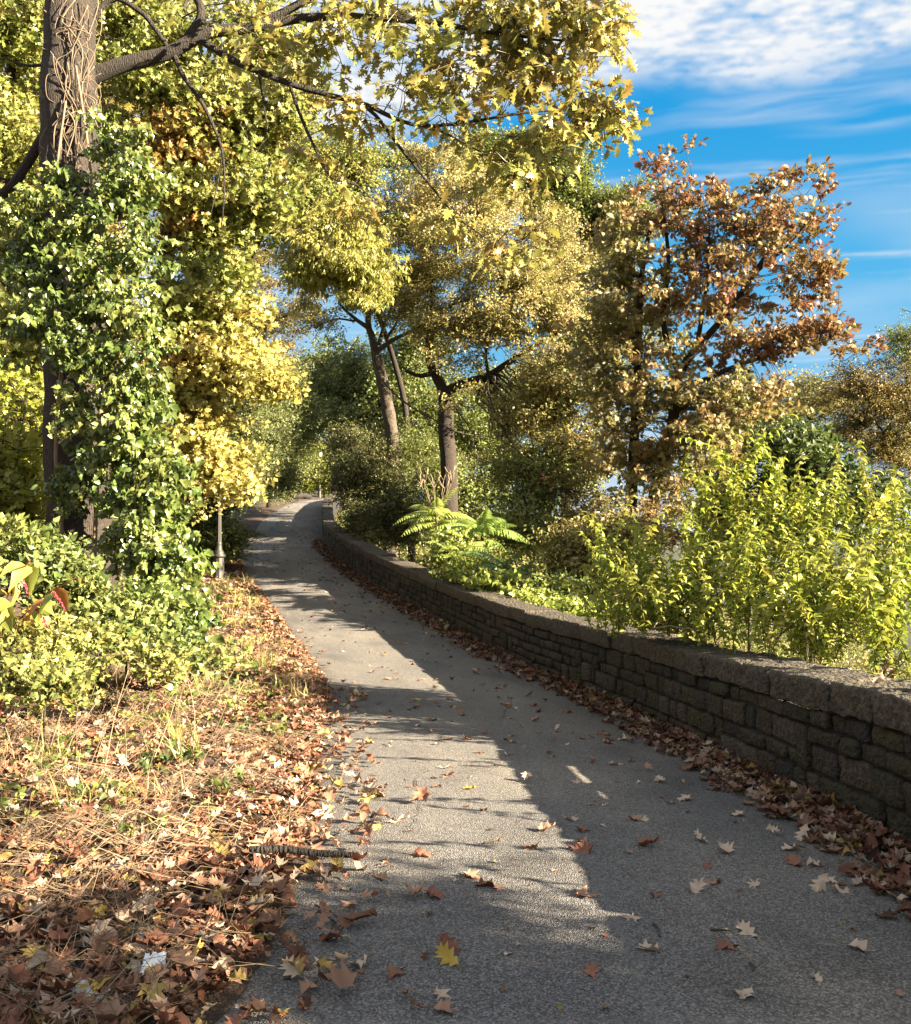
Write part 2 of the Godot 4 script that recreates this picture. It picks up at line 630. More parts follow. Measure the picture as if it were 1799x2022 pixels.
func make_ground() -> void:
	var xs := span([[-3000, -400, 650], [-400, -60, 85], [-60, -12, 2.0], [-12, -5, 0.4], [-5, 0.2, 0.12], [0.2, 3.4, 0.3], [3.4, 16, 0.7], [16, 60, 4.0], [60, 420, 60], [420, 3400, 700]])
	var ds := span([[-600, -60, 180], [-60, -8, 8], [-8, 1.6, 0.8], [1.6, 9, 0.1], [9, 30, 0.35], [30, 90, 1.0], [90, 200, 20], [200, 3400, 500]])
	var st := begin()
	var v := PackedVector3Array()
	var col := PackedColorArray()
	for d in ds:
		for x in xs:
			var y := ground(x, clampf(d, -12, 118))
			if x < left_edge(d) and d < 10.0 and d > 1.0:
				y += land.get_noise_2d(x * 9.0, d * 9.0) * 0.012
			v.append(Vector3(x, y, -d))
			var n := land.get_noise_2d(x * 2.5 + 40.0, d * 2.5) * 0.5 + 0.5
			var soil := Color(0.06, 0.034, 0.022).lerp(Color(0.13, 0.078, 0.048), n)
			var far := smoothstep(10.0, 26.0, absf(d)) * smoothstep(0.3, 2.0, left_edge(d) - x)
			if x > wall_foot(d) + 0.5:
				far = 1.2
			col.append(soil.lerp(Color(0.035, 0.042, 0.015), far * 0.8))
	var w := xs.size()
	for i in v.size():
		st.set_color(col[i])
		st.add_vertex(v[i])
	for j in ds.size() - 1:
		for i in w - 1:
			var a := j * w + i
			for k in [a, a + 1, a + w, a + 1, a + w + 1, a + w]:
				st.add_index(k)
	st.generate_normals()
	var o := piece("ground", st.commit(), T.soil)
	o.set_meta("kind", "structure")
	o.set_meta("label", "leaf strewn earth bank that falls away behind the wall")


func make_path() -> void:
	var st := begin()
	var ds := span([[-10, 1.5, 0.5], [1.5, 10, 0.12], [10, 30, 0.3], [30, 90, 0.8]])
	var cols := 26
	for j in ds.size():
		var d := ds[j]
		var l := left_edge(d) + 0.06 * land.get_noise_1d(d * 6.0) + 0.03 * land.get_noise_1d(d * 23.0)
		var r := wall_foot(d) + 0.06
		for i in cols + 1:
			var f := float(i) / cols
			var x := lerpf(l, r, f)
			var y := path_height(d) + 0.02 * sin(f * PI) - 0.015
			if i == 0:
				y -= 0.04
			var n := land.get_noise_2d(x * 1.6, d * 0.9 + 70.0)
			var m := land.get_noise_2d(x * 7.0 + 9.0, d * 5.0)
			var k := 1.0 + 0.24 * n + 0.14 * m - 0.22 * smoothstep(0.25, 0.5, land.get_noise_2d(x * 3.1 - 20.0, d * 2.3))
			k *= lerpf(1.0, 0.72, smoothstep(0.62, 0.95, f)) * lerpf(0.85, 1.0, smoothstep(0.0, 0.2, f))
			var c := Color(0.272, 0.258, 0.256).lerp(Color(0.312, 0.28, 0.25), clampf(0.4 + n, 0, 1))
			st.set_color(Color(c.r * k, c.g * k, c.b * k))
			st.set_uv(Vector2(x, d) / 1.15)
			st.add_vertex(Vector3(x, y, -d))
	var w := cols + 1
	for j in ds.size() - 1:
		for i in cols:
			var a := j * w + i
			for k in [a, a + 1, a + w, a + 1, a + w + 1, a + w]:
				st.add_index(k)
	st.generate_normals()
	st.generate_tangents()
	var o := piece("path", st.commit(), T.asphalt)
	o.set_meta("kind", "structure")
	o.set_meta("label", "worn grey asphalt footpath that bends left and climbs")


# a stone: a box with rounded arrises and an uneven face; x along the wall, y up, z towards the path
func stone_shape(st: SurfaceTool, t: Transform3D, size: Vector3, nx: int, ny: int, nz: int, round_: float, lump: float, tone: Color, seed_: float) -> void:
	var half := size / 2
	var sets := []
	for a in 3:
		var n: int = [nx, ny, nz][a]
		var line := PackedFloat32Array([-1.0])
		for i in n + 1:
			line.append(lerpf(-1.0 + 2.0 * round_ / size[a], 1.0 - 2.0 * round_ / size[a], float(i) / n))
		line.append(1.0)
		sets.append(line)
	for face in [[0, 1, 2, 1.0], [2, 0, 1, 1.0], [1, 2, 0, 1.0], [1, 2, 0, -1.0]]:
		var ga: PackedFloat32Array = sets[face[0]]
		var gb: PackedFloat32Array = sets[face[1]]
		var pos := []
		for i in ga.size():
			for j in gb.size():
				var p := Vector3.ZERO
				p[face[0]] = ga[i] * half[face[0]]
				p[face[1]] = gb[j] * half[face[1]]
				p[face[2]] = face[3] * half[face[2]]
				var inner := p.clamp(-half + Vector3.ONE * round_, half - Vector3.ONE * round_)
				var off := p - inner
				var nor := off.normalized()
				p = inner + nor * round_
				var big := rough.get_noise_3d(p.x * 7.0 + seed_, p.y * 9.0, p.z * 7.0 + seed_ * 0.37)
				var fine := rough.get_noise_3d(p.x * 26.0 + seed_, p.y * 34.0, p.z * 30.0)
				p += nor * lump * (big * 1.3 + fine * 0.55)
				pos.append(t * p)
		var w := gb.size()
		for i in ga.size() - 1:
			for j in gb.size() - 1:
				var a := i * w + j
				var q := [pos[a], pos[a + 1], pos[a + w], pos[a + w + 1]]
				var order := [0, 1, 2, 1, 3, 2] if face[3] > 0 else [0, 2, 1, 1, 2, 3]
				for k in order:
					st.set_color(tone)
					st.add_vertex(q[k])


func crack(path: Node, from: Vector2, to: Vector2, seed_: int) -> void:
	rng.seed = seed_
	var st := begin()
	var a := on_ground(from.x, from.y)
	var b := on_ground(to.x, to.y)
	var n := 14
	var prev := []
	for i in n + 1:
		var f := float(i) / n
		var p := a.lerp(b, f) + Vector3(rng.randf_range(-0.02, 0.02), 0, rng.randf_range(-0.02, 0.02))
		p.y = path_height(-p.z) + 0.012
		var l := left_edge(-p.z)
		p.y += 0.02 * (sin(clampf((p.x - l) / (wall_foot(-p.z) - l), 0, 1) * PI) - 1.0)
		var side := (b - a).cross(Vector3.UP).normalized() * (0.0008 + 0.003 * sin(f * PI) * rng.randf_range(0.4, 1.0))
		var now := [p - side, p + side]
		if prev.size():
			for v in [prev[0], prev[1], now[0], prev[1], now[1], now[0]]:
				st.add_vertex(v)
		prev = now
	st.generate_normals()
	piece("crack", st.commit(), T.mortar, path)


func stone_tone() -> Color:
	var c: Color = [Color(0.075, 0.054, 0.036), Color(0.06, 0.054, 0.022), Color(0.10, 0.076, 0.056), Color(0.042, 0.036, 0.028), Color(0.07, 0.06, 0.026), Color(0.085, 0.075, 0.062)][rng.randi() % 5]
	var k := rng.randf_range(0.42, 0.82)
	return Color(c.r * k, c.g * k, c.b * k)


func make_wall() -> void:
	rng.seed = 77
	var wall := thing("stone_wall", "low mossy rubble stone wall with thick rough capstones curving along the path", "stone wall", Vector3.ZERO)
	# arc length table of the foot of the wall
	var line := []
	var run := 0.0
	var d := -4.0
	var last := Vector3(wall_foot(d), 0, -d)
	while d < 76.0:
		var p := Vector3(wall_foot(d), path_height(d), -d)
		run += Vector2(p.x - last.x, p.z - last.z).length()
		line.append([run, p, d])
		last = p
		d += 0.1
	var total := run
	var frame := func(s: float) -> Transform3D:
		var lo := 0
		var hi := line.size() - 2
		while lo < hi:
			var m := (lo + hi + 1) / 2
			if line[m][0] <= s:
				lo = m
			else:
				hi = m - 1
		var f: float = clampf((s - line[lo][0]) / maxf(line[lo + 1][0] - line[lo][0], 1e-5), 0, 1)
		var p: Vector3 = line[lo][1].lerp(line[lo + 1][1], f)
		var dir: Vector3 = (line[mini(lo + 4, line.size() - 1)][1] - line[maxi(lo - 4, 0)][1]).normalized()
		# x runs back towards the camera, so that z faces the path
		var x := -dir
		var z := x.cross(Vector3.UP).normalized()
		var y := z.cross(x).normalized()
		return Transform3D(Basis(x, y, z), p)
	# the core behind the face stones
	var st := begin()
	var s := 0.0
	var prev := []
	while s < total:
		var f: Transform3D = frame.call(s)
		var ring := [f * Vector3(0, -0.1, -0.035), f * Vector3(0, 0.56, -0.035), f * Vector3(0, 0.56, -0.46), f * Vector3(0, -1.4, -0.5)]
		if prev.size():
			for k in 4:
				var k2 := (k + 1) % 4
				for v in [prev[k], ring[k2], ring[k], prev[k], prev[k2], ring[k2]]:
					st.add_vertex(v)
		prev = ring
		s += 0.4
	st.generate_normals()
	piece("mortar_core", st.commit(), T.mortar, wall)
	# random coursed rubble: cells of 5 by 5.5 cm filled by blocks of uneven size
	var cell := Vector2(0.055, 0.056)
	var rows := 10
	var columns := int(total / cell.x)
	var taken := PackedByteArray()
	taken.resize(rows * columns)
	var rest := begin()
	var loose := 0
	for i in columns:
		for j in rows:
			if taken[i * rows + j]:
				continue
			var room := 0
			while j + room < rows and not taken[i * rows + j + room]:
				room += 1
			var h: int = mini([2, 2, 3, 3, 3, 4][rng.randi() % 6], room)
			if room - h == 1:
				h = room
			var w: int = mini(rng.randi_range(2, 5) if h > 3 else rng.randi_range(3, 7), columns - i)
			for ii in range(i, i + w):
				var free := true
				for jj in range(j, j + h):
					if taken[ii * rows + jj]:
						free = false
				if not free:
					w = ii - i
					break
			for ii in range(i, i + w):
				for jj in range(j, j + h):
					taken[ii * rows + jj] = 1
			var sm := (i + w * 0.5) * cell.x
			var f: Transform3D = frame.call(sm)
			var ahead := -f.origin.z
			if ahead < 1.5:
				continue
			var size := Vector3(w * cell.x - rng.randf_range(0.014, 0.026), h * cell.y - rng.randf_range(0.014, 0.024), 0.14)
			var t := f * Transform3D(Basis(Vector3.FORWARD, rng.randf_range(-0.025, 0.025)), Vector3(0, (j + h * 0.5) * cell.y, -0.07 + rng.randf_range(-0.012, 0.018)))
			var near := ahead < 13.5 and loose < 235
			var made := begin() if near else rest
			stone_shape(made, t, size, 3 if near else 1, 2 if near else 1, 1, minf(0.02, minf(size.x, size.y) * 0.3), 0.012, stone_tone(), sm * 13.7)
			if near:
				loose += 1
				piece("stone", done(made), T.stone, wall)
	piece("distant_stones", done(rest), T.stone, wall, "stuff")
	# capstones
	s = 0.3
	var k := 0
	while s < total - 1.0:
		var w := rng.randf_range(0.42, 0.95)
		var f: Transform3D = frame.call(s + w * 0.5)
		var ahead := -f.origin.z
		var size := Vector3(w - 0.014, rng.randf_range(0.165, 0.19), rng.randf_range(0.47, 0.52))
		var t := f * Transform3D(Basis(Vector3.RIGHT, rng.randf_range(-0.02, 0.035)) * Basis(Vector3.UP, rng.randf_range(-0.02, 0.02)), Vector3(0, 0.565 + size.y * 0.5 + rng.randf_range(-0.004, 0.01), -size.z * 0.5 + 0.025 + rng.randf_range(-0.015, 0.02)))
		var c := stone_tone()
		c = c.lerp(Color(0.115, 0.093, 0.074), 0.7)
		var made := begin()
		var fine := 7 if ahead < 9.0 else (4 if ahead < 20.0 else 2)
		stone_shape(made, t, size, fine + 2, 3 if ahead < 9.0 else 1, fine, 0.022, 0.017, c, s * 3.3)
		if ahead > 1.0:
			piece("capstone", done(made), T.stone, wall)
		s += w
		k += 1


# ---------------------------------------------------------------- lamp posts
func lamp_post(where: Vector3, label: String) -> void:
	var o := thing("lamp_post", label, "lamp post", where, "old iron lamp posts beside the path")
	var st := begin()
	lathe(st, [Vector2(0.0, 0.0), Vector2(0.165, 0.0), Vector2(0.165, 0.05), Vector2(0.14, 0.07), Vector2(0.135, 0.1), Vector2(0.125, 0.5), Vector2(0.12, 0.56)], 48, 0.09, 10)
	piece("base", done(st), T.iron, o)
	st = begin()
	lathe(st, [Vector2(0.10, 0.555), Vector2(0.148, 0.58), Vector2(0.155, 0.61), Vector2(0.15, 0.64), Vector2(0.12, 0.665), Vector2(0.125, 0.69), Vector2(0.11, 0.72), Vector2(0.08, 0.76), Vector2(0.07, 0.9), Vector2(0.075, 0.92), Vector2(0.06, 0.95)], 24)
	piece("collar", done(st), T.iron, o)
	st = begin()
	lathe(st, [Vector2(0.064, 0.94), Vector2(0.052, 2.0), Vector2(0.044, 3.0), Vector2(0.05, 3.02), Vector2(0.075, 3.06), Vector2(0.05, 3.1), Vector2(0.05, 3.14)], 48, 0.14, 8)
	piece("shaft", done(st), T.iron, o)
	st = begin()
	lathe(st, [Vector2(0.05, 3.12), Vector2(0.11, 3.16), Vector2(0.13, 3.2), Vector2(0.12, 3.22)], 24)
	piece("lamp_cup", done(st), T.iron, o)
	st = begin()
	lathe(st, [Vector2(0.115, 3.215), Vector2(0.17, 3.3), Vector2(0.19, 3.4), Vector2(0.17, 3.52), Vector2(0.12, 3.62)], 24)
	piece("lamp_globe", done(st), plain(Color(0.75, 0.74, 0.68), 0.3), o)
	st = begin()
	lathe(st, [Vector2(0.16, 3.6), Vector2(0.13, 3.64), Vector2(0.06, 3.72), Vector2(0.03, 3.78), Vector2(0.035, 3.82), Vector2(0.0, 3.88)], 24)
	piece("lamp_cap", done(st), T.iron, o)


# ---------------------------------------------------------------- fallen leaves and ground litter
const TAN := Color(0.41, 0.235, 0.155)
const RUST := Color(0.30, 0.13, 0.08)
const BUFF := Color(0.60, 0.46, 0.34)
const UMBER := Color(0.17, 0.075, 0.04)
const YELLOW := Color(0.52, 0.36, 0.07)


func fallen_leaf_mesh(seed_: int, shape: Array, fold: float, curl: float) -> ArrayMesh:
	rng.seed = seed_
	var st := begin()
	leaf(st, Transform3D(Basis(Vector3.RIGHT, -PI / 2), Vector3(0, 0.004, 0.5)), shape, 1.0, Color.WHITE, fold, curl, 0.2)
	st.set_color(Color(0.7, 0.6, 0.5))
	tube(st, [Vector3(0, 0.004, 0.49), Vector3(0.03, 0.02, 0.62), Vector3(0.07, 0.01, 0.74)], 0.012, 0.009, 4)
	st.generate_normals()
	return st.commit()


func make_litter() -> void:
	var shapes := [fallen_leaf_mesh(1, OAK, 0.35, 0.2), fallen_leaf_mesh(2, OAK, 0.4, -0.3), fallen_leaf_mesh(3, OAK, -0.4, 0.35), fallen_leaf_mesh(4, MAPLE, 0.3, 0.2), fallen_leaf_mesh(5, OVATE, 0.5, 0.4), fallen_leaf_mesh(6, OAK, 0.4, 0.4), fallen_leaf_mesh(7, OAK, 0.15, -0.15), fallen_leaf_mesh(8, MAPLE, 0.6, -0.4), fallen_leaf_mesh(10, OAK, 0.9, 0.4)]
	var mats := {}
	var words := {"tan": TAN, "rust brown": RUST, "pale buff": BUFF, "dark umber": UMBER, "yellow": YELLOW}
	for w in words:
		var m: StandardMaterial3D = T.dry_leaf.duplicate()
		m.albedo_color = (words[w] * 0.78).linear_to_srgb()
		mats[w] = m
	rng.seed = 404
	# those one can tell apart on the path: surveyed spots first, then strewn ones
	var spots := [Vector2(1150, 1660), Vector2(1142, 1705), Vector2(1082, 1663), Vector2(1282, 1695), Vector2(1272, 1640), Vector2(1384, 1682), Vector2(1408, 1770), Vector2(1295, 1796), Vector2(1248, 1847), Vector2(1279, 1908), Vector2(1168, 1951), Vector2(1438, 1900), Vector2(1608, 1962), Vector2(1703, 1908), Vector2(1472, 2001), Vector2(1620, 1786), Vector2(1664, 1786), Vector2(1568, 1728), Vector2(1612, 1731), Vector2(1772, 1800), Vector2(1585, 1678), Vector2(1452, 1628), Vector2(955, 1775), Vector2(860, 1796), Vector2(884, 1934), Vector2(780, 1953), Vector2(705, 1938), Vector2(872, 2002), Vector2(610, 1984), Vector2(730, 1800), Vector2(1168, 1795), Vector2(1192, 1608), Vector2(1265, 1640), Vector2(1128, 1638), Vector2(938, 1757), Vector2(985, 1782), Vector2(1245, 1518), Vector2(1280, 1535), Vector2(1302, 1560), Vector2(1004, 1505), Vector2(1008, 1430), Vector2(1040, 1560), Vector2(864, 1483), Vector2(880, 1532), Vector2(925, 1575), Vector2(855, 1435), Vector2(1100, 1452), Vector2(1137, 1562), Vector2(740, 1640), Vector2(724, 1665), Vector2(640, 1850), Vector2(690, 1815), Vector2(760, 1570), Vector2(770, 1350), Vector2(955, 1620), Vector2(790, 1640), Vector2(1050, 1700), Vector2(1430, 1705), Vector2(1345, 1597), Vector2(1560, 1700)]
	var list := []
	for s in spots:
		list.append([on_ground(s.x, s.y), 0])
	for i in 52:
		var d := 3.0 + 13.0 * pow(rng.randf(), 1.3)
		var f := rng.randf()
		if rng.randf() < 0.5:
			f = pow(f, 3.0) * 0.5
		var x := lerpf(left_edge(d), wall_foot(d) - 0.3, f)
		list.append([Vector3(x, path_height(d), -d), 0])
	# and the largest ones on the earth to the left
	for i in 150:
		var d := 2.75 + 2.6 * pow(rng.randf(), 1.2)
		var x := left_edge(d) - 0.02 - rng.randf() * rng.randf_range(0.5, 1.7)
		list.append([Vector3(x, ground(x, d) + 0.02, -d), 1])
	list.sort_custom(func(p, q): return p[0].z > q[0].z)
	var ranks := {}
	var ordinal := ["nearest", "second nearest", "third nearest", "fourth nearest", "fifth nearest", "sixth nearest", "seventh nearest", "eighth nearest", "ninth nearest", "tenth nearest"]
	for e in list:
		var p: Vector3 = e[0]
		var d := -p.z
		var f := (p.x - left_edge(d)) / (wall_foot(d) - left_edge(d))
		var word: String = ["tan", "tan", "rust brown", "pale buff", "pale buff", "dark umber", "tan", "rust brown", "yellow"][rng.randi() % 9] if f < 0.45 else ["pale buff", "pale buff", "pale buff", "pale buff", "tan", "pale buff", "tan", "rust brown"][rng.randi() % 8]
		if e[1] == 1:
			word = ["tan", "rust brown", "rust brown", "tan", "pale buff", "dark umber", "rust brown", "tan", "yellow"][rng.randi() % 9]
		var v: int = [0, 0, 1, 2, 3, 5, 6, 7, 8][rng.randi() % 9]
		var form: String = ["lobed", "upcurled lobed", "arched lobed", "star shaped", "rolled narrow", "cupped lobed", "flat lobed", "crumpled", "folded lobed"][v]
		var place := "on earth left of path"
		if e[1] == 0:
			place = "at path's left edge" if f < 0.25 else ("on mid path" if f < 0.6 else "on shaded path side")
		var zone := ("close by" if d < 4.2 else ("some metres ahead" if d < 7.5 else "farther along"))
		var key := word + form + place + zone
		ranks[key] = ranks.get(key, -1) + 1
		var rank: String = ordinal[ranks[key]] if ranks[key] < 10 else "%dth nearest" % (ranks[key] + 1)
		var o := piece("fallen_leaf", shapes[v], mats[word])
		var size := rng.randf_range(0.075, 0.125) * (0.85 if d > 6 else 1.0)
		var b := Basis(Vector3.UP, rng.randf() * TAU)
		var slope := 0.1 if e[1] == 0 else 0.45
		b = Basis(any_dir(), rng.randf_range(0, slope)) * b
		if e[1] == 0 and rng.randf() < 0.12:
			b = Basis(Vector3(1, 0, 0.3).normalized(), rng.randf_range(0.4, 0.9)) * b
			p.y += 0.015
		o.transform = Transform3D(b.scaled(Vector3.ONE * size), p + Vector3(0, 0.008 + (0.012 if v == 2 else 0.0), 0))
		tag(o, "%s %s leaf %s, %s, %s" % [word, form, place, zone, rank], "fallen leaf", "fallen leaves on and beside the path")
	# the rest of the litter
	var where := [[], [], [], [], [], [], [], [], []]
	var tint := [[], [], [], [], [], [], [], [], []]
	var tones := [TAN, RUST, BUFF, UMBER, TAN, RUST, TAN, Color(0.3, 0.16, 0.1), UMBER, RUST, TAN, BUFF, Color(0.46, 0.32, 0.1)]
	var drop := func(p: Vector3, lo: float, hi: float, slope: float, dim: float) -> void:
		var v := rng.randi() % 9
		var b := Basis(any_dir(), rng.randf_range(0, slope)) * Basis(Vector3.UP, rng.randf() * TAU)
		where[v].append(Transform3D(b.scaled(Vector3.ONE * rng.randf_range(lo, hi)), p))
		var c: Color = tones[rng.randi() % tones.size()]
		var k := rng.randf_range(0.45, 0.9) * dim
		tint[v].append(Color(c.r * k, c.g * k, c.b * k))
	for i in 6500:
		var d := 2.3 + 8.5 * pow(rng.randf(), 1.25)
		var wide := 2.0 + 0.25 * d
		var x := left_edge(d) - 0.0 - wide * pow(rng.randf(), 1.2)
		if rng.randf() < 0.07:
			x = left_edge(d) + 0.5 * pow(rng.randf(), 3.0)
		var y := maxf(ground(x, d), path_height(d) if x > left_edge(d) else -9.0)
		drop.call(Vector3(x, y + 0.012 + rng.randf() * 0.03, -d), 0.05, 0.125, 0.8, 1.0)
	for i in 5000:
		var d := 10.0 + 22.0 * pow(rng.randf(), 1.5)
		var x := left_edge(d) + 0.05 - 2.2 * pow(rng.randf(), 1.5)
		var y := maxf(ground(x, d), path_height(d) if x > left_edge(d) else -9.0)
		drop.call(Vector3(x, y + 0.012 + rng.randf() * 0.03, -d), 0.07, 0.13, 0.8, 1.1)
	for i in 4600:   # drift along the wall foot; its shade is dimmed into the leaf colour
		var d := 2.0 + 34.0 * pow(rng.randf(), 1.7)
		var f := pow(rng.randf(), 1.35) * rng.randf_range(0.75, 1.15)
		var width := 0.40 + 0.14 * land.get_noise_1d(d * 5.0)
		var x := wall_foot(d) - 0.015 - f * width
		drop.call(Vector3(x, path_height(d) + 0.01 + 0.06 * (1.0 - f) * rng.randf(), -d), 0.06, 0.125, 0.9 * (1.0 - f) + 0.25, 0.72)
	for i in 900:    # small pieces over the whole path
		var d := 3.0 + 45.0 * pow(rng.randf(), 1.3)
		var f := rng.randf()
		if i % 3 == 0:
			f = 1.0 - pow(f, 2.5) * 0.6
		var x := lerpf(left_edge(d), wall_foot(d) - 0.2, f)
		drop.call(Vector3(x, path_height(d) + 0.008, -d), 0.018 if d < 7 else 0.05, 0.05 if d < 7 else 0.11, 0.4, 1.1)
	var litter := thing("leaf_litter", "brown carpet of small fallen leaves beside the path and along the wall foot", "leaf litter", Vector3.ZERO)
	litter.set_meta("kind", "stuff")
	for v in 9:
		many("leaves", shapes[v], T.dry_leaf, where[v], tint[v], litter)

	# straw: dead stalks lying among the leaves
	rng.seed = 909
	var tufts := []
	for k in 3:
		var st := begin()
		for i in 16:
			var p := Vector3(rng.randf_range(-0.12, 0.12), 0.0, rng.randf_range(-0.12, 0.12))
			var a := rng.randf() * TAU
			var l := rng.randf_range(0.12, 0.42)
			var up := rng.randf_range(0.02, 0.45)
			var q := p + Vector3(cos(a), up, sin(a)) * l
			var m := p.lerp(q, 0.5) + Vector3(0, l * 0.16, 0) + any_dir() * 0.02
			var c := rng.randf_range(0.6, 1.1)
			st.set_color(Color(c, c * 0.95, c * 0.85))
			tube(st, [p, m, q - Vector3(0, l * up * 0.4, 0)], 0.0022, 0.001, 3)
		st.generate_normals()
		tufts.append(st.commit())
	var sw := [[], [], []]
	var sc := [[], [], []]
	for i in 1000:
		var d := 2.5 + 12.0 * pow(rng.randf(), 1.2)
		var x := left_edge(d) - 0.1 - (2.2 + 0.3 * d) * rng.randf()
		if land.get_noise_2d(x * 3.0, d * 3.0 + 30.0) < -0.15:
			continue
		var v := rng.randi() % 3
		sw[v].append(Transform3D(Basis(Vector3.UP, rng.randf() * TAU).scaled(Vector3.ONE * rng.randf_range(0.5, 1.15)), Vector3(x, ground(x, d) + 0.015, -d)))
		var k := rng.randf_range(0.3, 0.72)
		sc[v].append(Color(0.52 * k, 0.40 * k, 0.30 * k))
	var straw := thing("dry_straw", "tangle of pale dead stalks among the leaves on the left bank", "dry grass", Vector3.ZERO)
	straw.set_meta("kind", "stuff")
	for v in 3:
		many("stalks", tufts[v], T.straw, sw[v], sc[v], straw)

	rng.seed = 911
	var stems := begin()
	for i in 130:
		var d := 5.2 + 8.0 * rng.randf()
		var x := left_edge(d) - 0.7 - (0.6 + 0.2 * d) * rng.randf()
		var p := Vector3(x, ground(x, d), -d)
		var q := p + Vector3(rng.randf_range(-0.35, 0.35), rng.randf_range(0.2, 0.75), rng.randf_range(-0.25, 0.25))
		var c := rng.randf_range(0.12, 0.36)
		stems.set_color(Color(c, c * 0.72, c * 0.5))
		tube(stems, smooth_line([p, p.lerp(q, 0.5) + any_dir() * 0.05, q], 3), 0.0035, 0.0015, 4)
		if i % 3 == 0:
			var m := p.lerp(q, 0.6)
			tube(stems, [m, m + Vector3(rng.randf_range(-0.2, 0.2), 0.15, rng.randf_range(-0.1, 0.1))], 0.002, 0.001, 3)
	piece("dead_stems", done(stems), T.straw, straw, "stuff")

	# green weeds and grass
	var blades := []
	for k in 2:
		var st := begin()
		for i in 18:
			var p := Vector3(rng.randf_range(-0.1, 0.1), 0.0, rng.randf_range(-0.1, 0.1))
			var dir := (any_dir() * 0.7 + Vector3.UP).normalized()
			var c := rng.randf_range(0.7, 1.2)
			leaf(st, leaf_frame(dir, any_dir(), p), BLADE, rng.randf_range(0.1, 0.26), Color(c, c, c), 0.2, 0.5)
		st.generate_normals()
		blades.append(st.commit())
	for k in 2:
		blades.append(spray(60 + k, OVATE, 22, 0.13, 0.055, 0.0, 5, 0.5))
	var gw := [[], [], [], []]
	var gc := [[], [], [], []]
	for i in 1700:
		var d := 4.5 + 24.0 * pow(rng.randf(), 1.15)
		var x := left_edge(d) - 0.15 - (1.2 + 0.16 * d) * pow(rng.randf(), 0.85)
		var thick := land.get_noise_2d(x * 2.0 + 5.0, d * 2.0) + smoothstep(6.0, 12.0, d) * 0.55 - 0.35
		if rng.randf() * 0.6 > thick + 0.15:
			continue
		var v := rng.randi() % 4
		gw[v].append(Transform3D(Basis(Vector3.UP, rng.randf() * TAU).scaled(Vector3.ONE * rng.randf_range(0.6, 1.25)), Vector3(x, ground(x, d) + 0.01, -d)))
		gc[v].append(pick([Color(0.26, 0.30, 0.06), Color(0.44, 0.40, 0.11), Color(0.22, 0.28, 0.06), Color(0.50, 0.40, 0.18), Color(0.46, 0.36, 0.16)]))
	var weeds := thing("low_weeds", "yellow green grass and weeds along the left edge of the path", "grass", Vector3.ZERO)
	weeds.set_meta("kind", "stuff")
	for v in 4:
		many("blades", blades[v], T.leaf, gw[v], gc[v], weeds)


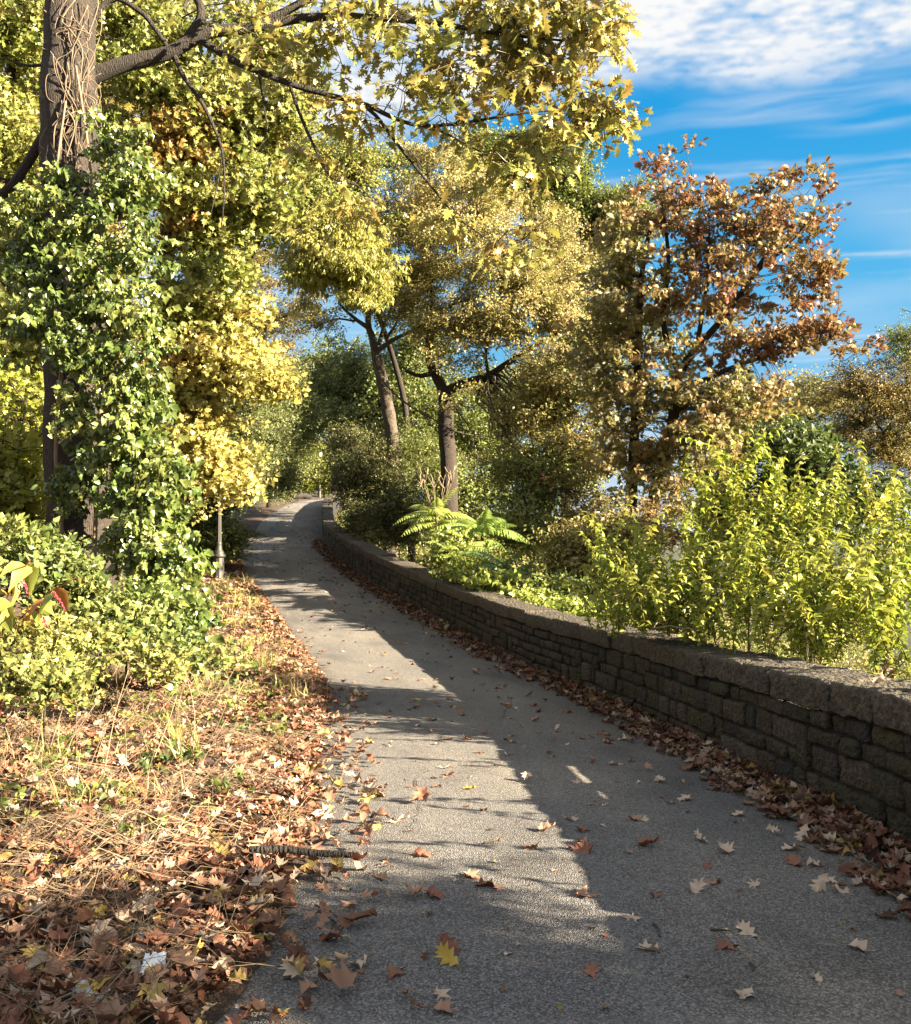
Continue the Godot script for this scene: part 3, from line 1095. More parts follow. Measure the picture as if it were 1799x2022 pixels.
func small_things() -> void:
	rng.seed = 5150
	# the dark stick
	var a := on_ground(492, 1712) + Vector3(0, 0.075, 0)
	var b := on_ground(706, 1731) + Vector3(0, 0.045, 0)
	var st := begin()
	tube(st, smooth_line([a, a.lerp(b, 0.3) + Vector3(0, 0.012, 0), a.lerp(b, 0.62) + Vector3(0, 0.004, 0.01), b], 5), 0.019, 0.014, 9, 0.18)
	tag(piece("stick", done(st), T.dark_bark), "dark stick lying half on the asphalt, half in the leaves", "stick")
	# twigs on the asphalt
	for t in [[1290, 1853, 1303, 1882, "short crooked twig below the middle of the path, standing nearly upright in the picture"], [1403, 1870, 1450, 1872, "thin straight dark twig on the shaded asphalt right of the crooked twig"], [1558, 1695, 1590, 1700, "small twig close to the leaf drift on the right"], [955, 1690, 985, 1682, "pale twig on the sunlit patch of the path"], [1480, 1935, 1487, 1955, "tiny twig near the bottom right of the path"], [622, 1818, 665, 1842, "crooked dark twig on the left edge of the path below the stick"], [975, 1527, 1000, 1530, "dark twig where sun and shade meet on the path"], [750, 1620, 762, 1628, "stubby brown twig on the left half of the path beyond the stick"]]:
		var p := on_ground(t[0], t[1]) + Vector3(0, 0.01, 0)
		var q := on_ground(t[2], t[3]) + Vector3(0, 0.01, 0)
		st = begin()
		tube(st, smooth_line([p, p.lerp(q, 0.45) + Vector3(0.008, 0.004, 0.006), q], 4), 0.005, 0.003, 6)
		tag(piece("twig", done(st), T.twig), t[4], "twig", "twigs on the path")
	# white paper
	var c := on_ground(298, 1950)
	st = begin()
	var grid := []
	for i in 9:
		for j in 10:
			var x := (i / 8.0 - 0.5) * 0.085
			var y := (j / 9.0) * 0.1
			grid.append(Vector3(x * (1.0 - 0.15 * j / 9.0) + rough.get_noise_2d(i * 9, j * 7) * 0.004, 0.012 + y * 0.62 + rough.get_noise_2d(i * 11, j * 13) * 0.012, -y * 0.75 + rough.get_noise_2d(i * 15 + 50, j * 9) * 0.012))
	for i in 8:
		for j in 9:
			var k := i * 10 + j
			for v in [grid[k], grid[k + 1], grid[k + 10], grid[k + 1], grid[k + 11], grid[k + 10]]:
				st.add_vertex(v)
	var paper := plain(Color(0.86, 0.87, 0.88), 0.6)
	paper.cull_mode = BaseMaterial3D.CULL_DISABLED
	var o := piece("paper_scrap", done(st, false), paper)
	o.position = c
	o.rotation.y = 0.12
	tag(o, "crumpled white paper scrap on the leaves at lower left", "litter")
	var lf := piece("fallen_leaf", fallen_leaf_mesh(9, OAK, 0.3, 0.2), plain(lin(0.6, 0.4, 0.08), 0.7))
	lf.transform = Transform3D(Basis(Vector3.RIGHT, 0.75) * Basis(Vector3.UP, 1.9), c + Vector3(0.0, 0.048, -0.012)).scaled_local(Vector3.ONE * 0.055)
	tag(lf, "small yellow leaf resting on the white paper scrap", "fallen leaf")
	var cl := piece("fallen_leaf", fallen_leaf_mesh(12, OAK, 0.5, 0.3), plain(lin(0.42, 0.27, 0.15), 0.7))
	cl.transform = Transform3D(Basis(Vector3(1, 0, 0.4).normalized(), 0.5) * Basis(Vector3.UP, 2.4), Vector3(2.42, path_height(5.3) + 0.775, -5.3)).scaled_local(Vector3.ONE * 0.11)
	tag(cl, "tan oak leaf resting on a capstone near the right edge", "fallen leaf")
	# crumpled clear plastic
	c = on_ground(165, 1985)
	st = begin()
	grid = []
	for i in 10:
		for j in 8:
			grid.append(Vector3((i / 9.0 - 0.5) * 0.13 + rough.get_noise_2d(i * 21, j * 17) * 0.02, 0.02 + 0.03 * absf(rough.get_noise_2d(i * 31 + 9, j * 27)) + 0.02 * sin(i * 0.7), (j / 7.0 - 0.5) * 0.1 + rough.get_noise_2d(i * 19 + 3, j * 23) * 0.02))
	for i in 9:
		for j in 7:
			var k := i * 8 + j
			for v in [grid[k], grid[k + 8], grid[k + 1], grid[k + 1], grid[k + 8], grid[k + 9]]:
				st.add_vertex(v)
	var film := plain(Color(0.8, 0.82, 0.85, 0.35), 0.15)
	film.transparency = BaseMaterial3D.TRANSPARENCY_ALPHA
	film.cull_mode = BaseMaterial3D.CULL_DISABLED
	o = piece("plastic_wrapper", done(st, false), film)
	o.position = c
	tag(o, "crumpled clear plastic wrapper on the leaves left of the white paper", "litter")
	# log beside the far bend
	a = on_ground(588, 986)
	b = on_ground(607, 985)
	st = begin()
	tube(st, smooth_line([a + Vector3(-0.4, 0.25, 0), a.lerp(b, 0.5) + Vector3(0, 0.28, 0), b + Vector3(0.2, 0.15, 0)], 4), 0.24, 0.16, 10, 0.3)
	tag(piece("log", done(st), T.dark_bark), "dark log lying left of the path near the far bend", "log")


# ---------------------------------------------------------------- plants of their own making
func frond(seed_: int, length: float, pairs: int, leaflet: float) -> ArrayMesh:
	rng.seed = seed_
	var st := begin()
	var pts := []
	for i in 8:
		var f := i / 7.0
		pts.append(Vector3(0, length * (0.55 * f - 0.62 * f * f), length * f * 0.95))
	st.set_color(Color(0.9, 0.75, 0.5))
	tube(st, pts, 0.009, 0.003, 4)
	for i in pairs:
		var f := 0.12 + 0.88 * (i + 0.5) / pairs
		var seg := minf(f * 7.0, 6.99)
		var p: Vector3 = pts[int(seg)].lerp(pts[int(seg) + 1], seg - int(seg))
		var dir: Vector3 = (pts[int(seg) + 1] - pts[int(seg)]).normalized()
		for s in [-1.0, 1.0]:
			var out := (Vector3(s, 0, 0) + dir * 0.35 + Vector3(0, -0.3, 0)).normalized()
			var b := rng.randf_range(0.8, 1.15)
			leaf(st, leaf_frame(out, Vector3.UP + any_dir() * 0.2, p), LANCE, leaflet * sin(PI * clampf(f * 0.85 + 0.15, 0, 1)) * rng.randf_range(0.85, 1.1) + 0.02, Color(b, b, b), 0.3, 0.35)
	st.generate_normals()
	return st.commit()


func pinnate_plant(where: Vector3, height: float, n: int, size: float, seed_: int, tone: Color, label: String, stalks := 0) -> void:
	var o := thing("pinnate_sapling", label, "sapling", where, "feather leaved saplings behind the wall")
	var kinds := [frond(seed_, 0.75, 14, 0.17), frond(seed_ + 1, 0.6, 12, 0.16), frond(seed_ + 2, 0.85, 16, 0.17)]
	var m: StandardMaterial3D = T.leaf.duplicate()
	m.albedo_color = tone.linear_to_srgb()
	rng.seed = seed_
	var st := begin()
	tube(st, smooth_line([Vector3.ZERO, Vector3(0.05, height * 0.5, 0), Vector3(0, height, 0.02)], 4), 0.03, 0.015, 7)
	piece("stem", done(st), T.pale_bark, o)
	for i in n:
		var p := piece("frond", kinds[i % 3], m, o)
		var up := rng.randf_range(-0.55, 0.45) - (0.5 if i > n - 4 else 0.0)
		p.transform = Transform3D(Basis(Vector3.UP, TAU * i * 0.382 + rng.randf_range(-0.2, 0.2)) * Basis(Vector3.RIGHT, up), Vector3(0, height - 0.55 * rng.randf() * rng.randf(), 0)).scaled_local(Vector3.ONE * size * rng.randf_range(0.8, 1.2))
	for i in stalks:
		st = begin()
		var a := TAU * i / stalks + 0.3
		var q := Vector3(cos(a) * 0.32, height + rng.randf_range(0.45, 0.85), sin(a) * 0.2)
		tube(st, smooth_line([Vector3(0, height - 0.15, 0), Vector3(q.x * 0.5, height + 0.2, q.z * 0.5), q], 4), 0.012, 0.006, 5)
		for k in 3:
			var e := q + Vector3(rng.randf_range(-0.14, 0.14), rng.randf_range(0.12, 0.28), rng.randf_range(-0.1, 0.1))
			tube(st, [q, q.lerp(e, 0.5) + any_dir() * 0.02, e], 0.013, 0.009, 5)
		piece("seed_stalk", done(st), T.vine_stem, o)


func pokeweed() -> void:
	rng.seed = 321
	var base := at(-10, 1250, 7.4)
	base.y = ground(base.x, 7.4)
	var o := thing("pokeweed", "pokeweed with big reddish yellow leaves and crimson berry strings at far left", "weed", base)
	var stem := plain(lin(0.22, 0.05, 0.05), 0.5)
	var berry := plain(lin(0.28, 0.02, 0.05), 0.35)
	var kinds := []
	for k in 3:
		var st := begin()
		leaf(st, Transform3D.IDENTITY, OVATE, 0.2, Color.WHITE, 0.35, 0.3 + 0.2 * k)
		st.generate_normals()
		kinds.append(st.commit())
	var mats := []
	for c in [Color(0.34, 0.26, 0.05), Color(0.36, 0.15, 0.04), Color(0.22, 0.26, 0.05), Color(0.42, 0.34, 0.08)]:
		var m: StandardMaterial3D = T.leaf.duplicate()
		m.albedo_color = c.linear_to_srgb()
		mats.append(m)
	for s in [[-40, 1110], [60, 1105], [150, 1140], [110, 1175], [20, 1190], [90, 1215]]:
		var tip := at(s[0], s[1], 6.3 + rng.randf_range(-0.4, 0.3)) - base
		var pts := smooth_line([Vector3(rng.randf_range(-0.1, 0.05), 0, 0), Vector3(tip.x * 0.35, tip.y * 0.7, tip.z * 0.4), tip], 5)
		var st := begin()
		tube(st, pts, 0.008, 0.003, 6)
		piece("stem", done(st), stem, o)
		for i in 12:
			var p: Vector3 = pts[4 + rng.randi() % (pts.size() - 4)]
			var l := piece("leaf", kinds[rng.randi() % 3], mats[rng.randi() % 4], o)
			var out := (any_dir() + Vector3(0.1, -0.25, 0.35)).normalized()
			l.transform = leaf_frame(out, Vector3.UP + any_dir() * 0.5, p).scaled_local(Vector3.ONE * rng.randf_range(0.6, 1.1))
		# a hanging string of berries
		st = begin()
		var q: Vector3 = pts[pts.size() - 3]
		for i in 26:
			var f := i / 25.0
			var c := q + Vector3(0.10 * f, -0.02 - 0.09 * f * f - 0.03 * f, 0.05 + 0.04 * f) + any_dir() * 0.01
			var r := 0.0065
			tube(st, [c - Vector3(0, r, 0), c - Vector3(0, r * 0.4, 0), c + Vector3(0, r * 0.4, 0), c + Vector3(0, r, 0)], r * 0.9, r * 0.9, 6)
		piece("berry_string", done(st), berry, o)


# ---------------------------------------------------------------- all that grows
func grow() -> void:
	var yg := [Color(0.29, 0.32, 0.075), Color(0.38, 0.39, 0.11), Color(0.20, 0.25, 0.05), Color(0.45, 0.41, 0.12), Color(0.15, 0.19, 0.04)]
	var yellow := [Color(0.50, 0.46, 0.13), Color(0.60, 0.53, 0.20), Color(0.37, 0.39, 0.09), Color(0.55, 0.42, 0.13)]
	var amber := [Color(0.46, 0.36, 0.09), Color(0.48, 0.26, 0.07), Color(0.36, 0.33, 0.08), Color(0.42, 0.17, 0.05)]
	var gold := [Color(0.50, 0.43, 0.18), Color(0.41, 0.37, 0.12), Color(0.58, 0.49, 0.24), Color(0.31, 0.31, 0.085)]
	var green := [Color(0.15, 0.20, 0.05), Color(0.20, 0.25, 0.06), Color(0.26, 0.29, 0.08)]
	var olive := [Color(0.30, 0.29, 0.09), Color(0.38, 0.32, 0.11), Color(0.22, 0.24, 0.06), Color(0.42, 0.34, 0.13)]
	var limey := [Color(0.34, 0.36, 0.06), Color(0.42, 0.42, 0.10), Color(0.27, 0.31, 0.05)]
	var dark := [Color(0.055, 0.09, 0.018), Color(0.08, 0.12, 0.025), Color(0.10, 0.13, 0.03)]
	var red := [Color(0.24, 0.085, 0.04), Color(0.29, 0.15, 0.06), Color(0.2, 0.07, 0.035), Color(0.28, 0.22, 0.08), Color(0.24, 0.23, 0.08)]
	var russet := [Color(0.34, 0.27, 0.12), Color(0.26, 0.25, 0.09), Color(0.21, 0.22, 0.06), Color(0.32, 0.18, 0.08)]
	var bright := [Color(0.31, 0.38, 0.045), Color(0.42, 0.45, 0.07), Color(0.18, 0.26, 0.03), Color(0.46, 0.42, 0.08), Color(0.22, 0.24, 0.04)]
	var vine := [Color(0.17, 0.23, 0.055), Color(0.24, 0.28, 0.075), Color(0.10, 0.16, 0.035), Color(0.30, 0.31, 0.09), Color(0.06, 0.10, 0.022), Color(0.075, 0.12, 0.028)]  # last two greens paint the shaded gaps of the mantle into leaf colour

	S.oak = [spray(101, OAK, 18, 0.4, 0.155, 0.25, 4, 0.9, 0.35, 0.35), spray(102, OAK, 15, 0.42, 0.15, 0.35, 4, 0.9, 0.35, 0.35), spray(103, OAK, 12, 0.36, 0.16, 0.3, 3, 1.0, 0.4, 0.4)]
	S.maple = [spray(111, MAPLE, 26, 0.4, 0.095, 0.2, 5, 1.2), spray(112, MAPLE, 22, 0.42, 0.1, 0.3, 4, 1.2)]
	S.redoak = [spray(121, OAK, 18, 0.26, 0.16, 0.3, 4, 1.4, 0.35, 0.35), spray(122, OAK, 15, 0.32, 0.15, 0.1, 5, 1.4, 0.35, 0.35)]
	S.small = [spray(131, SIMPLE, 46, 0.42, 0.085, 0.15, 6, 0.9), spray(132, SIMPLE, 40, 0.45, 0.09, 0.25, 5, 0.9)]
	S.tiny = [spray(141, SIMPLE, 70, 0.42, 0.06, 0.1, 7, 0.9), spray(142, SIMPLE, 60, 0.45, 0.055, 0.1, 6, 0.9)]
	S.droop = [spray(151, LANCE, 60, 0.42, 0.13, 0.9, 6, 0.9), spray(152, LANCE, 50, 0.4, 0.12, 0.8, 6, 0.9)]
	S.vine = [spray(161, OVATE, 20, 0.26, 0.105, 0.7, 5, 0.6, 0.25, 0.3, false, Vector3(0, 0.4, 1)), spray(162, IVY, 18, 0.26, 0.1, 0.7, 5, 0.6, 0.25, 0.3, false, Vector3(0, 0.4, 1))]
	S.ivy = [spray(171, IVY, 26, 0.22, 0.068, 0.15, 5, 0.9, 0.2, 0.2), spray(172, OVATE, 24, 0.22, 0.06, 0.1, 5, 0.9)]
	S.shoot = [shoot(181, 0.75, 13, 0.085, 0.25), shoot(182, 0.6, 11, 0.08, 0.5), shoot(183, 0.9, 15, 0.09, 0.4)]

	var foot := func(u: float, d: float) -> Vector3:
		var p := at(u, 1050, d)
		p.y = ground(p.x, d) - 0.1
		return p

	# --- the big tree at the left and its oak limb over the path
	var b: Vector3 = foot.call(168, 12.0)
	plant({"name": "oak_tree", "label": "big vine clad oak at left with a limb reaching over the path", "cat": "tree", "seed": 1, "base": b, "bare": 2.0, "twig": 0.8,
		"limbs": [[[b, at(158, 1000, 12.00), at(150, 700, 12.00), at(142, 400, 12.00), at(137, 200, 12.00), at(140, 0, 12.00), at(146, -250, 12.00), at(150, -480, 12.00)], 0.46, 0.27],
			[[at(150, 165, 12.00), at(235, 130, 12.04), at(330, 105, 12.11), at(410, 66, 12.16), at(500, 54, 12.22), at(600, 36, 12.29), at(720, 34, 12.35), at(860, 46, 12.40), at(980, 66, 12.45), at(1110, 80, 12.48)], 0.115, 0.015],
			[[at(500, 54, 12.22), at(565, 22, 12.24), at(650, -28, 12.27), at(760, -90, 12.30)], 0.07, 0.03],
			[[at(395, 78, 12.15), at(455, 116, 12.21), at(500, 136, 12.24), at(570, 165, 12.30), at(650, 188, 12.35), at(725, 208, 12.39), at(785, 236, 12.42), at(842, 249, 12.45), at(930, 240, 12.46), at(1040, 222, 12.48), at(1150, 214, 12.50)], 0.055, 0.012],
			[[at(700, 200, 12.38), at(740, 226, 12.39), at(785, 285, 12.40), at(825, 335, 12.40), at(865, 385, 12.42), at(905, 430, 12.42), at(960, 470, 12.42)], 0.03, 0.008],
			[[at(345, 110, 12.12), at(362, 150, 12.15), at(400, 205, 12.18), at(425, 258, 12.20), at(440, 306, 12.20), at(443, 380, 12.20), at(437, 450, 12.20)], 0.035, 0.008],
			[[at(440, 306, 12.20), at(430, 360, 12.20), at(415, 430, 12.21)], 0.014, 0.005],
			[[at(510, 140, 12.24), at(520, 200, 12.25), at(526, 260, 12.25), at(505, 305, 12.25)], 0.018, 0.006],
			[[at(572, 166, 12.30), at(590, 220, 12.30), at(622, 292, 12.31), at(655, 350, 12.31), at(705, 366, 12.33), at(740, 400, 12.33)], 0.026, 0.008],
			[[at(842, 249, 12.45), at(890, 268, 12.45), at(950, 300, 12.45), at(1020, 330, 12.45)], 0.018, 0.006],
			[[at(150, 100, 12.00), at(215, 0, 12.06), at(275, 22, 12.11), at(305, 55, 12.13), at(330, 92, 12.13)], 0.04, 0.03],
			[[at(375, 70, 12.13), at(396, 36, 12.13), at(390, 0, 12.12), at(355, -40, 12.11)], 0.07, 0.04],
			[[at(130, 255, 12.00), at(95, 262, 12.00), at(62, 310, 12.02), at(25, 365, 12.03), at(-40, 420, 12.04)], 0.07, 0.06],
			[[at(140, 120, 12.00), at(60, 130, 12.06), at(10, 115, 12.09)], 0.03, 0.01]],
		"blobs": [[1010, 60, 12.45, 120, 70, 0.8, 18], [1130, 40, 12.48, 90, 50, 0.6, 10], [1205, 45, 12.50, 45, 25, 0.3, 4], [1050, 150, 12.46, 120, 50, 0.7, 12], [1180, 205, 12.50, 60, 30, 0.4, 7], [900, 110, 12.42, 110, 70, 0.8, 8], [1090, 270, 12.46, 90, 35, 0.5, 9], [960, 250, 12.45, 90, 50, 0.6, 6], [800, 60, 12.38, 130, 60, 0.8, 7], [660, 40, 12.30, 120, 60, 0.8, 7], [540, 80, 12.24, 130, 60, 0.9, 6], [1010, 330, 12.45, 70, 40, 0.5, 4], [900, 430, 12.42, 50, 40, 0.5, 4], [995, 490, 12.42, 50, 25, 0.4, 3], [720, 390, 12.33, 50, 40, 0.5, 2], [840, 180, 12.40, 80, 40, 0.6, 3], [900, 0, 12.42, 220, 35, 0.8, 13], [700, 230, 12.36, 80, 40, 0.5, 3], [620, 330, 12.30, 40, 40, 0.5, 2]],
		"sprays": S.oak, "spread": 1.3, "thin": 0.7, "backlit_limb_bark": T.dark_bark, "per": 3, "cr": 0.26, "size": 1.15, "pal": [Color(0.34, 0.33, 0.09), Color(0.27, 0.29, 0.07), Color(0.42, 0.36, 0.11), Color(0.23, 0.25, 0.06), Color(0.40, 0.25, 0.08)], "lean": 0.7, "leaf": T.glossy_leaf})  # limbs get darker bark than the trunk: backlit shade put into colour
	# bare vine stems winding up its trunk, and the leafy mantle
	rng.seed = 15
	b = foot.call(180, 11.4)
	var mantle := plant({"name": "climbing_vine", "label": "thick green climbing vine that mantles the trunk of the big oak at left", "cat": "vine", "seed": 21, "base": b, "woody": false, "hang": 0.5, "bare": 0.0, "twig": 0.6,
		"limbs": [[[b, at(190, 1000, 11.5), at(200, 750, 11.5), at(190, 500, 11.55), at(175, 300, 11.6), at(150, 130, 11.6)], 0.035, 0.012], [[at(140, 1180, 11.6), at(110, 900, 11.5), at(130, 600, 11.55), at(110, 380, 11.6), at(130, 200, 11.6)], 0.03, 0.012], [[at(280, 1190, 11.2), at(290, 980, 11.2), at(300, 800, 11.2)], 0.02, 0.008]],
		"blobs": [[215, 260, 11.3, 50, 50, 0.3, 12], [110, 330, 11.5, 50, 35, 0.3, 7], [245, 350, 11.2, 60, 60, 0.35, 17], [120, 420, 11.2, 90, 50, 0.35, 16], [55, 500, 11.4, 60, 50, 0.35, 13], [180, 490, 11.1, 100, 50, 0.4, 20], [270, 490, 11.2, 45, 70, 0.4, 14], [210, 580, 11.0, 100, 50, 0.4, 20], [90, 620, 11.2, 80, 50, 0.4, 16], [280, 630, 11.0, 45, 70, 0.4, 16], [190, 690, 11.0, 90, 50, 0.4, 19], [250, 760, 10.9, 70, 50, 0.45, 20], [150, 790, 11.1, 60, 40, 0.4, 10], [285, 840, 10.8, 50, 50, 0.45, 18], [215, 870, 10.9, 70, 40, 0.45, 16], [310, 920, 10.7, 42, 50, 0.45, 20], [245, 960, 10.8, 70, 40, 0.45, 17], [315, 1020, 10.6, 40, 60, 0.5, 22], [245, 1040, 10.7, 50, 40, 0.45, 10], [310, 1120, 10.5, 40, 60, 0.5, 24], [280, 1180, 10.3, 60, 50, 0.5, 22], [130, 940, 11.2, 50, 50, 0.4, 11], [35, 410, 11.6, 40, 50, 0.4, 8], [325, 1200, 10.2, 30, 30, 0.4, 10], [350, 1180, 9.9, 36, 50, 0.4, 16], [365, 1245, 9.7, 36, 30, 0.4, 12], [300, 1080, 10.4, 60, 40, 0.4, 14], [345, 1090, 10.2, 30, 40, 0.4, 12]],
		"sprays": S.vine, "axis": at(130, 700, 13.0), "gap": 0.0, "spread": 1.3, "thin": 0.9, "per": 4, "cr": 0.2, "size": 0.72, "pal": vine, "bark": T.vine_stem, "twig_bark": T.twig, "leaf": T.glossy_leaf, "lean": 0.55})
	var st := begin()
	for i in 46:
		var pts := []
		var v0 := rng.randf_range(-40, 260)
		var u0 := rng.randf_range(85, 195)
		for k in 5:
			pts.append(at(clampf(u0 + rng.randf_range(-30, 30), 78, 200), v0 + k * rng.randf_range(20, 55) * (1 if i % 3 else -0.3), 11.62 + 0.25 * pow(absf(u0 - 138) / 60.0, 2.0)) - b)
		tube(st, smooth_line(pts, 4), rng.randf_range(0.004, 0.012), 0.004, 5)
	piece("bare_stems", done(st), T.vine_stem, mantle, "stuff")

	# --- trees left of the path
	b = foot.call(300, 17.0)
	plant({"name": "maple_tree", "label": "tall yellow green maple filling the space behind the vine clad oak", "cat": "tree", "seed": 31, "base": b,
		"limbs": [[[b, at(310, 800, 17), at(330, 500, 17), at(350, 250, 17), at(360, 0, 17), at(360, -250, 17)], 0.2, 0.08], [at_line([[330, 500, 17], [420, 380, 16.6], [500, 300, 16.4], [560, 250, 16.2]]), 0.08, 0.02], [at_line([[345, 330, 17], [300, 200, 16.6], [250, 120, 16.4]]), 0.07, 0.02], [at_line([[320, 620, 17], [400, 520, 16.6], [480, 470, 16.4]]), 0.06, 0.02]],
		"blobs": [[330, 160, 16.5, 170, 130, 1.6, 66], [470, 260, 16.2, 130, 120, 1.4, 56], [390, 420, 16.3, 110, 110, 1.4, 46], [270, 40, 16.8, 160, 90, 1.6, 40], [520, 90, 16.4, 110, 90, 1.4, 30], [520, 400, 16.2, 80, 70, 1.2, 24], [430, 540, 16.2, 70, 90, 1.2, 34], [380, 640, 16.4, 80, 80, 1.2, 30], [420, 250, 16, 140, 110, 1.0, 12, amber], [330, 330, 16, 80, 80, 0.9, 12, amber], [390, 450, 16, 60, 50, 0.8, 12, amber], [580, 210, 16.2, 70, 80, 1.0, 16]],
		"sprays": S.maple, "per": 6, "cr": 0.36, "pal": yg})
	b = foot.call(350, 17.5)
	plant({"name": "maple_tree", "label": "bright yellow maple with low boughs hanging over the nearer lamp post", "cat": "tree", "seed": 32, "base": b,
		"limbs": [[[b, at(352, 950, 17.4), at(350, 800, 17.3), at(360, 640, 17.2)], 0.13, 0.06], [at_line([[352, 860, 17.3], [390, 800, 17], [450, 740, 16.6], [520, 740, 16.3]]), 0.05, 0.015], [at_line([[352, 920, 17.3], [390, 880, 17], [430, 920, 16.8], [470, 960, 16.6]]), 0.04, 0.01]],
		"blobs": [[430, 690, 16.6, 90, 60, 0.9, 26], [500, 750, 16.4, 65, 40, 0.7, 18], [385, 780, 16.7, 60, 60, 0.8, 20], [395, 860, 16.7, 60, 45, 0.7, 18], [425, 920, 16.7, 55, 35, 0.6, 16], [455, 960, 16.6, 40, 22, 0.4, 8], [370, 700, 16.8, 50, 60, 0.8, 14, amber], [540, 770, 16.3, 30, 25, 0.4, 5], [440, 610, 16.6, 70, 50, 0.9, 16]],
		"sprays": S.maple, "per": 6, "cr": 0.3, "pal": yellow})
	b = foot.call(-30, 15.0)
	plant({"name": "maple_tree", "label": "yellow green maple at the far left edge beyond the vine clad oak", "cat": "tree", "seed": 33, "base": b,
		"limbs": [[[b, at(-10, 800, 15), at(0, 500, 15), at(20, 200, 15), at(30, -100, 15)], 0.14, 0.05], [at_line([[20, 190, 15], [60, 60, 14.8], [20, -20, 14.6]]), 0.04, 0.015]],
		"blobs": [[30, 70, 14.8, 100, 110, 1.3, 40], [20, 260, 14.8, 80, 110, 1.2, 30], [20, 480, 14.9, 60, 130, 1.2, 24], [20, 680, 14.8, 60, 90, 1.2, 28], [60, 800, 14.0, 70, 70, 1.0, 26, limey], [70, 930, 13.4, 100, 90, 1.0, 44, limey], [20, 1020, 12.6, 80, 70, 0.9, 26, limey], [-40, 600, 14.8, 50, 300, 1.2, 30]],
		"sprays": S.maple, "per": 6, "cr": 0.36, "pal": yg})
	b = foot.call(140, 21.0)
	plant({"name": "broad_tree", "label": "darker green tree on the slope behind the far left maple", "cat": "tree", "seed": 34, "base": b,
		"limbs": [[[b, at(150, 700, 21), at(170, 350, 21), at(180, 50, 21)], 0.2, 0.08]],
		"blobs": [[150, 700, 20.5, 220, 200, 2.0, 90], [120, 400, 20.5, 200, 200, 2.0, 80], [180, 120, 20.5, 240, 160, 2.0, 80], [240, 930, 20, 200, 120, 1.6, 60], [30, 1000, 19, 160, 100, 1.6, 50]],
		"sprays": S.small, "per": 8, "cr": 0.6, "size": 1.3, "pal": olive})
	b = foot.call(380, 30.0)
	plant({"name": "slender_tree", "label": "green yellow tree rising behind the oak limb left of the gap of sky", "cat": "tree", "seed": 35, "base": b,
		"limbs": [[[b, at(400, 800, 30), at(470, 560, 29), at(560, 380, 28), at(610, 230, 28)], 0.18, 0.05]],
		"blobs": [[600, 320, 27, 90, 110, 1.8, 60], [660, 420, 26, 90, 70, 1.6, 40], [560, 430, 27, 70, 70, 1.6, 30], [700, 330, 27, 80, 70, 1.6, 34]],
		"sprays": S.small, "per": 9, "cr": 0.55, "size": 1.1, "pal": yg})
	b = foot.call(815, 34.0)
	plant({"name": "seeding_tree", "label": "tree with drooping yellow seed clusters above the bend of the path", "cat": "tree", "seed": 36, "base": b,
		"limbs": [[[b, at(805, 850, 33), at(780, 720, 32), at(735, 590, 29), at(680, 480, 25.5)], 0.14, 0.04]],
		"blobs": [[650, 490, 24, 75, 60, 1.2, 44], [700, 530, 24, 55, 60, 1.0, 30], [610, 540, 24, 35, 45, 0.8, 12], [680, 440, 24, 80, 40, 1.2, 20]],
		"sprays": S.droop, "per": 8, "cr": 0.42, "pal": [Color(0.46, 0.44, 0.11), Color(0.36, 0.38, 0.08), Color(0.52, 0.46, 0.15), Color(0.25, 0.29, 0.06)]})
	b = foot.call(400, 36.0)
	plant({"name": "slender_tree", "label": "thin dull leaved tree against the small gap of sky above the path", "cat": "tree", "seed": 37, "base": b,
		"limbs": [[[b, at(420, 800, 36), at(460, 650, 35), at(490, 520, 34)], 0.14, 0.03], [at_line([[486, 680, 35], [540, 640, 34], [600, 600, 33]]), 0.05, 0.01]],
		"blobs": [[500, 530, 34, 60, 70, 1.6, 26], [560, 620, 34, 70, 60, 1.6, 14], [480, 640, 34, 60, 80, 1.6, 26], [550, 690, 35, 60, 40, 1.4, 12], [470, 440, 34, 60, 50, 1.4, 16], [610, 590, 33, 40, 40, 1.2, 6], [430, 560, 33, 50, 120, 1.6, 26, olive]],
		"sprays": S.small, "per": 6, "cr": 0.5, "pal": [Color(0.2, 0.17, 0.06), Color(0.14, 0.16, 0.05), Color(0.28, 0.2, 0.07)]})
	b = foot.call(400, 27.0)
	plant({"name": "roadside_tree", "label": "grey green bushy tree overhanging the left edge of the path beyond the lamp post", "cat": "tree", "seed": 38, "base": b,
		"limbs": [[[b, at(405, 980, 27), at(420, 880, 27), at(450, 780, 27)], 0.12, 0.04], [at_line([[415, 910, 27], [460, 870, 27], [500, 850, 27]]), 0.05, 0.02]],
		"blobs": [[470, 790, 27, 70, 80, 1.4, 50], [500, 870, 27.5, 50, 60, 1.2, 36], [440, 900, 26.5, 50, 80, 1.2, 36], [455, 985, 26, 25, 40, 0.8, 18], [430, 720, 28, 60, 50, 1.4, 24]],
		"sprays": S.tiny, "per": 7, "cr": 0.45, "size": 1.1, "pal": [Color(0.23, 0.27, 0.10), Color(0.30, 0.34, 0.14), Color(0.17, 0.21, 0.07)]})
	b = foot.call(440, 40.0)
	plant({"name": "roadside_tree", "label": "second grey green roadside tree, between the overhanging one and the far bend", "cat": "tree", "seed": 42, "base": b,
		"limbs": [[[b, at(450, 950, 40), at(480, 850, 40), at(520, 790, 40)], 0.14, 0.05]],
		"blobs": [[530, 830, 39, 50, 70, 1.8, 44], [510, 910, 39, 40, 50, 1.4, 34], [545, 940, 41, 35, 35, 1.2, 22], [480, 970, 38, 25, 30, 1.2, 16], [570, 770, 41, 50, 50, 1.6, 26]],
		"sprays": S.tiny, "per": 8, "cr": 0.6, "size": 1.5, "pal": [Color(0.25, 0.29, 0.11), Color(0.32, 0.36, 0.14), Color(0.18, 0.22, 0.07)]})
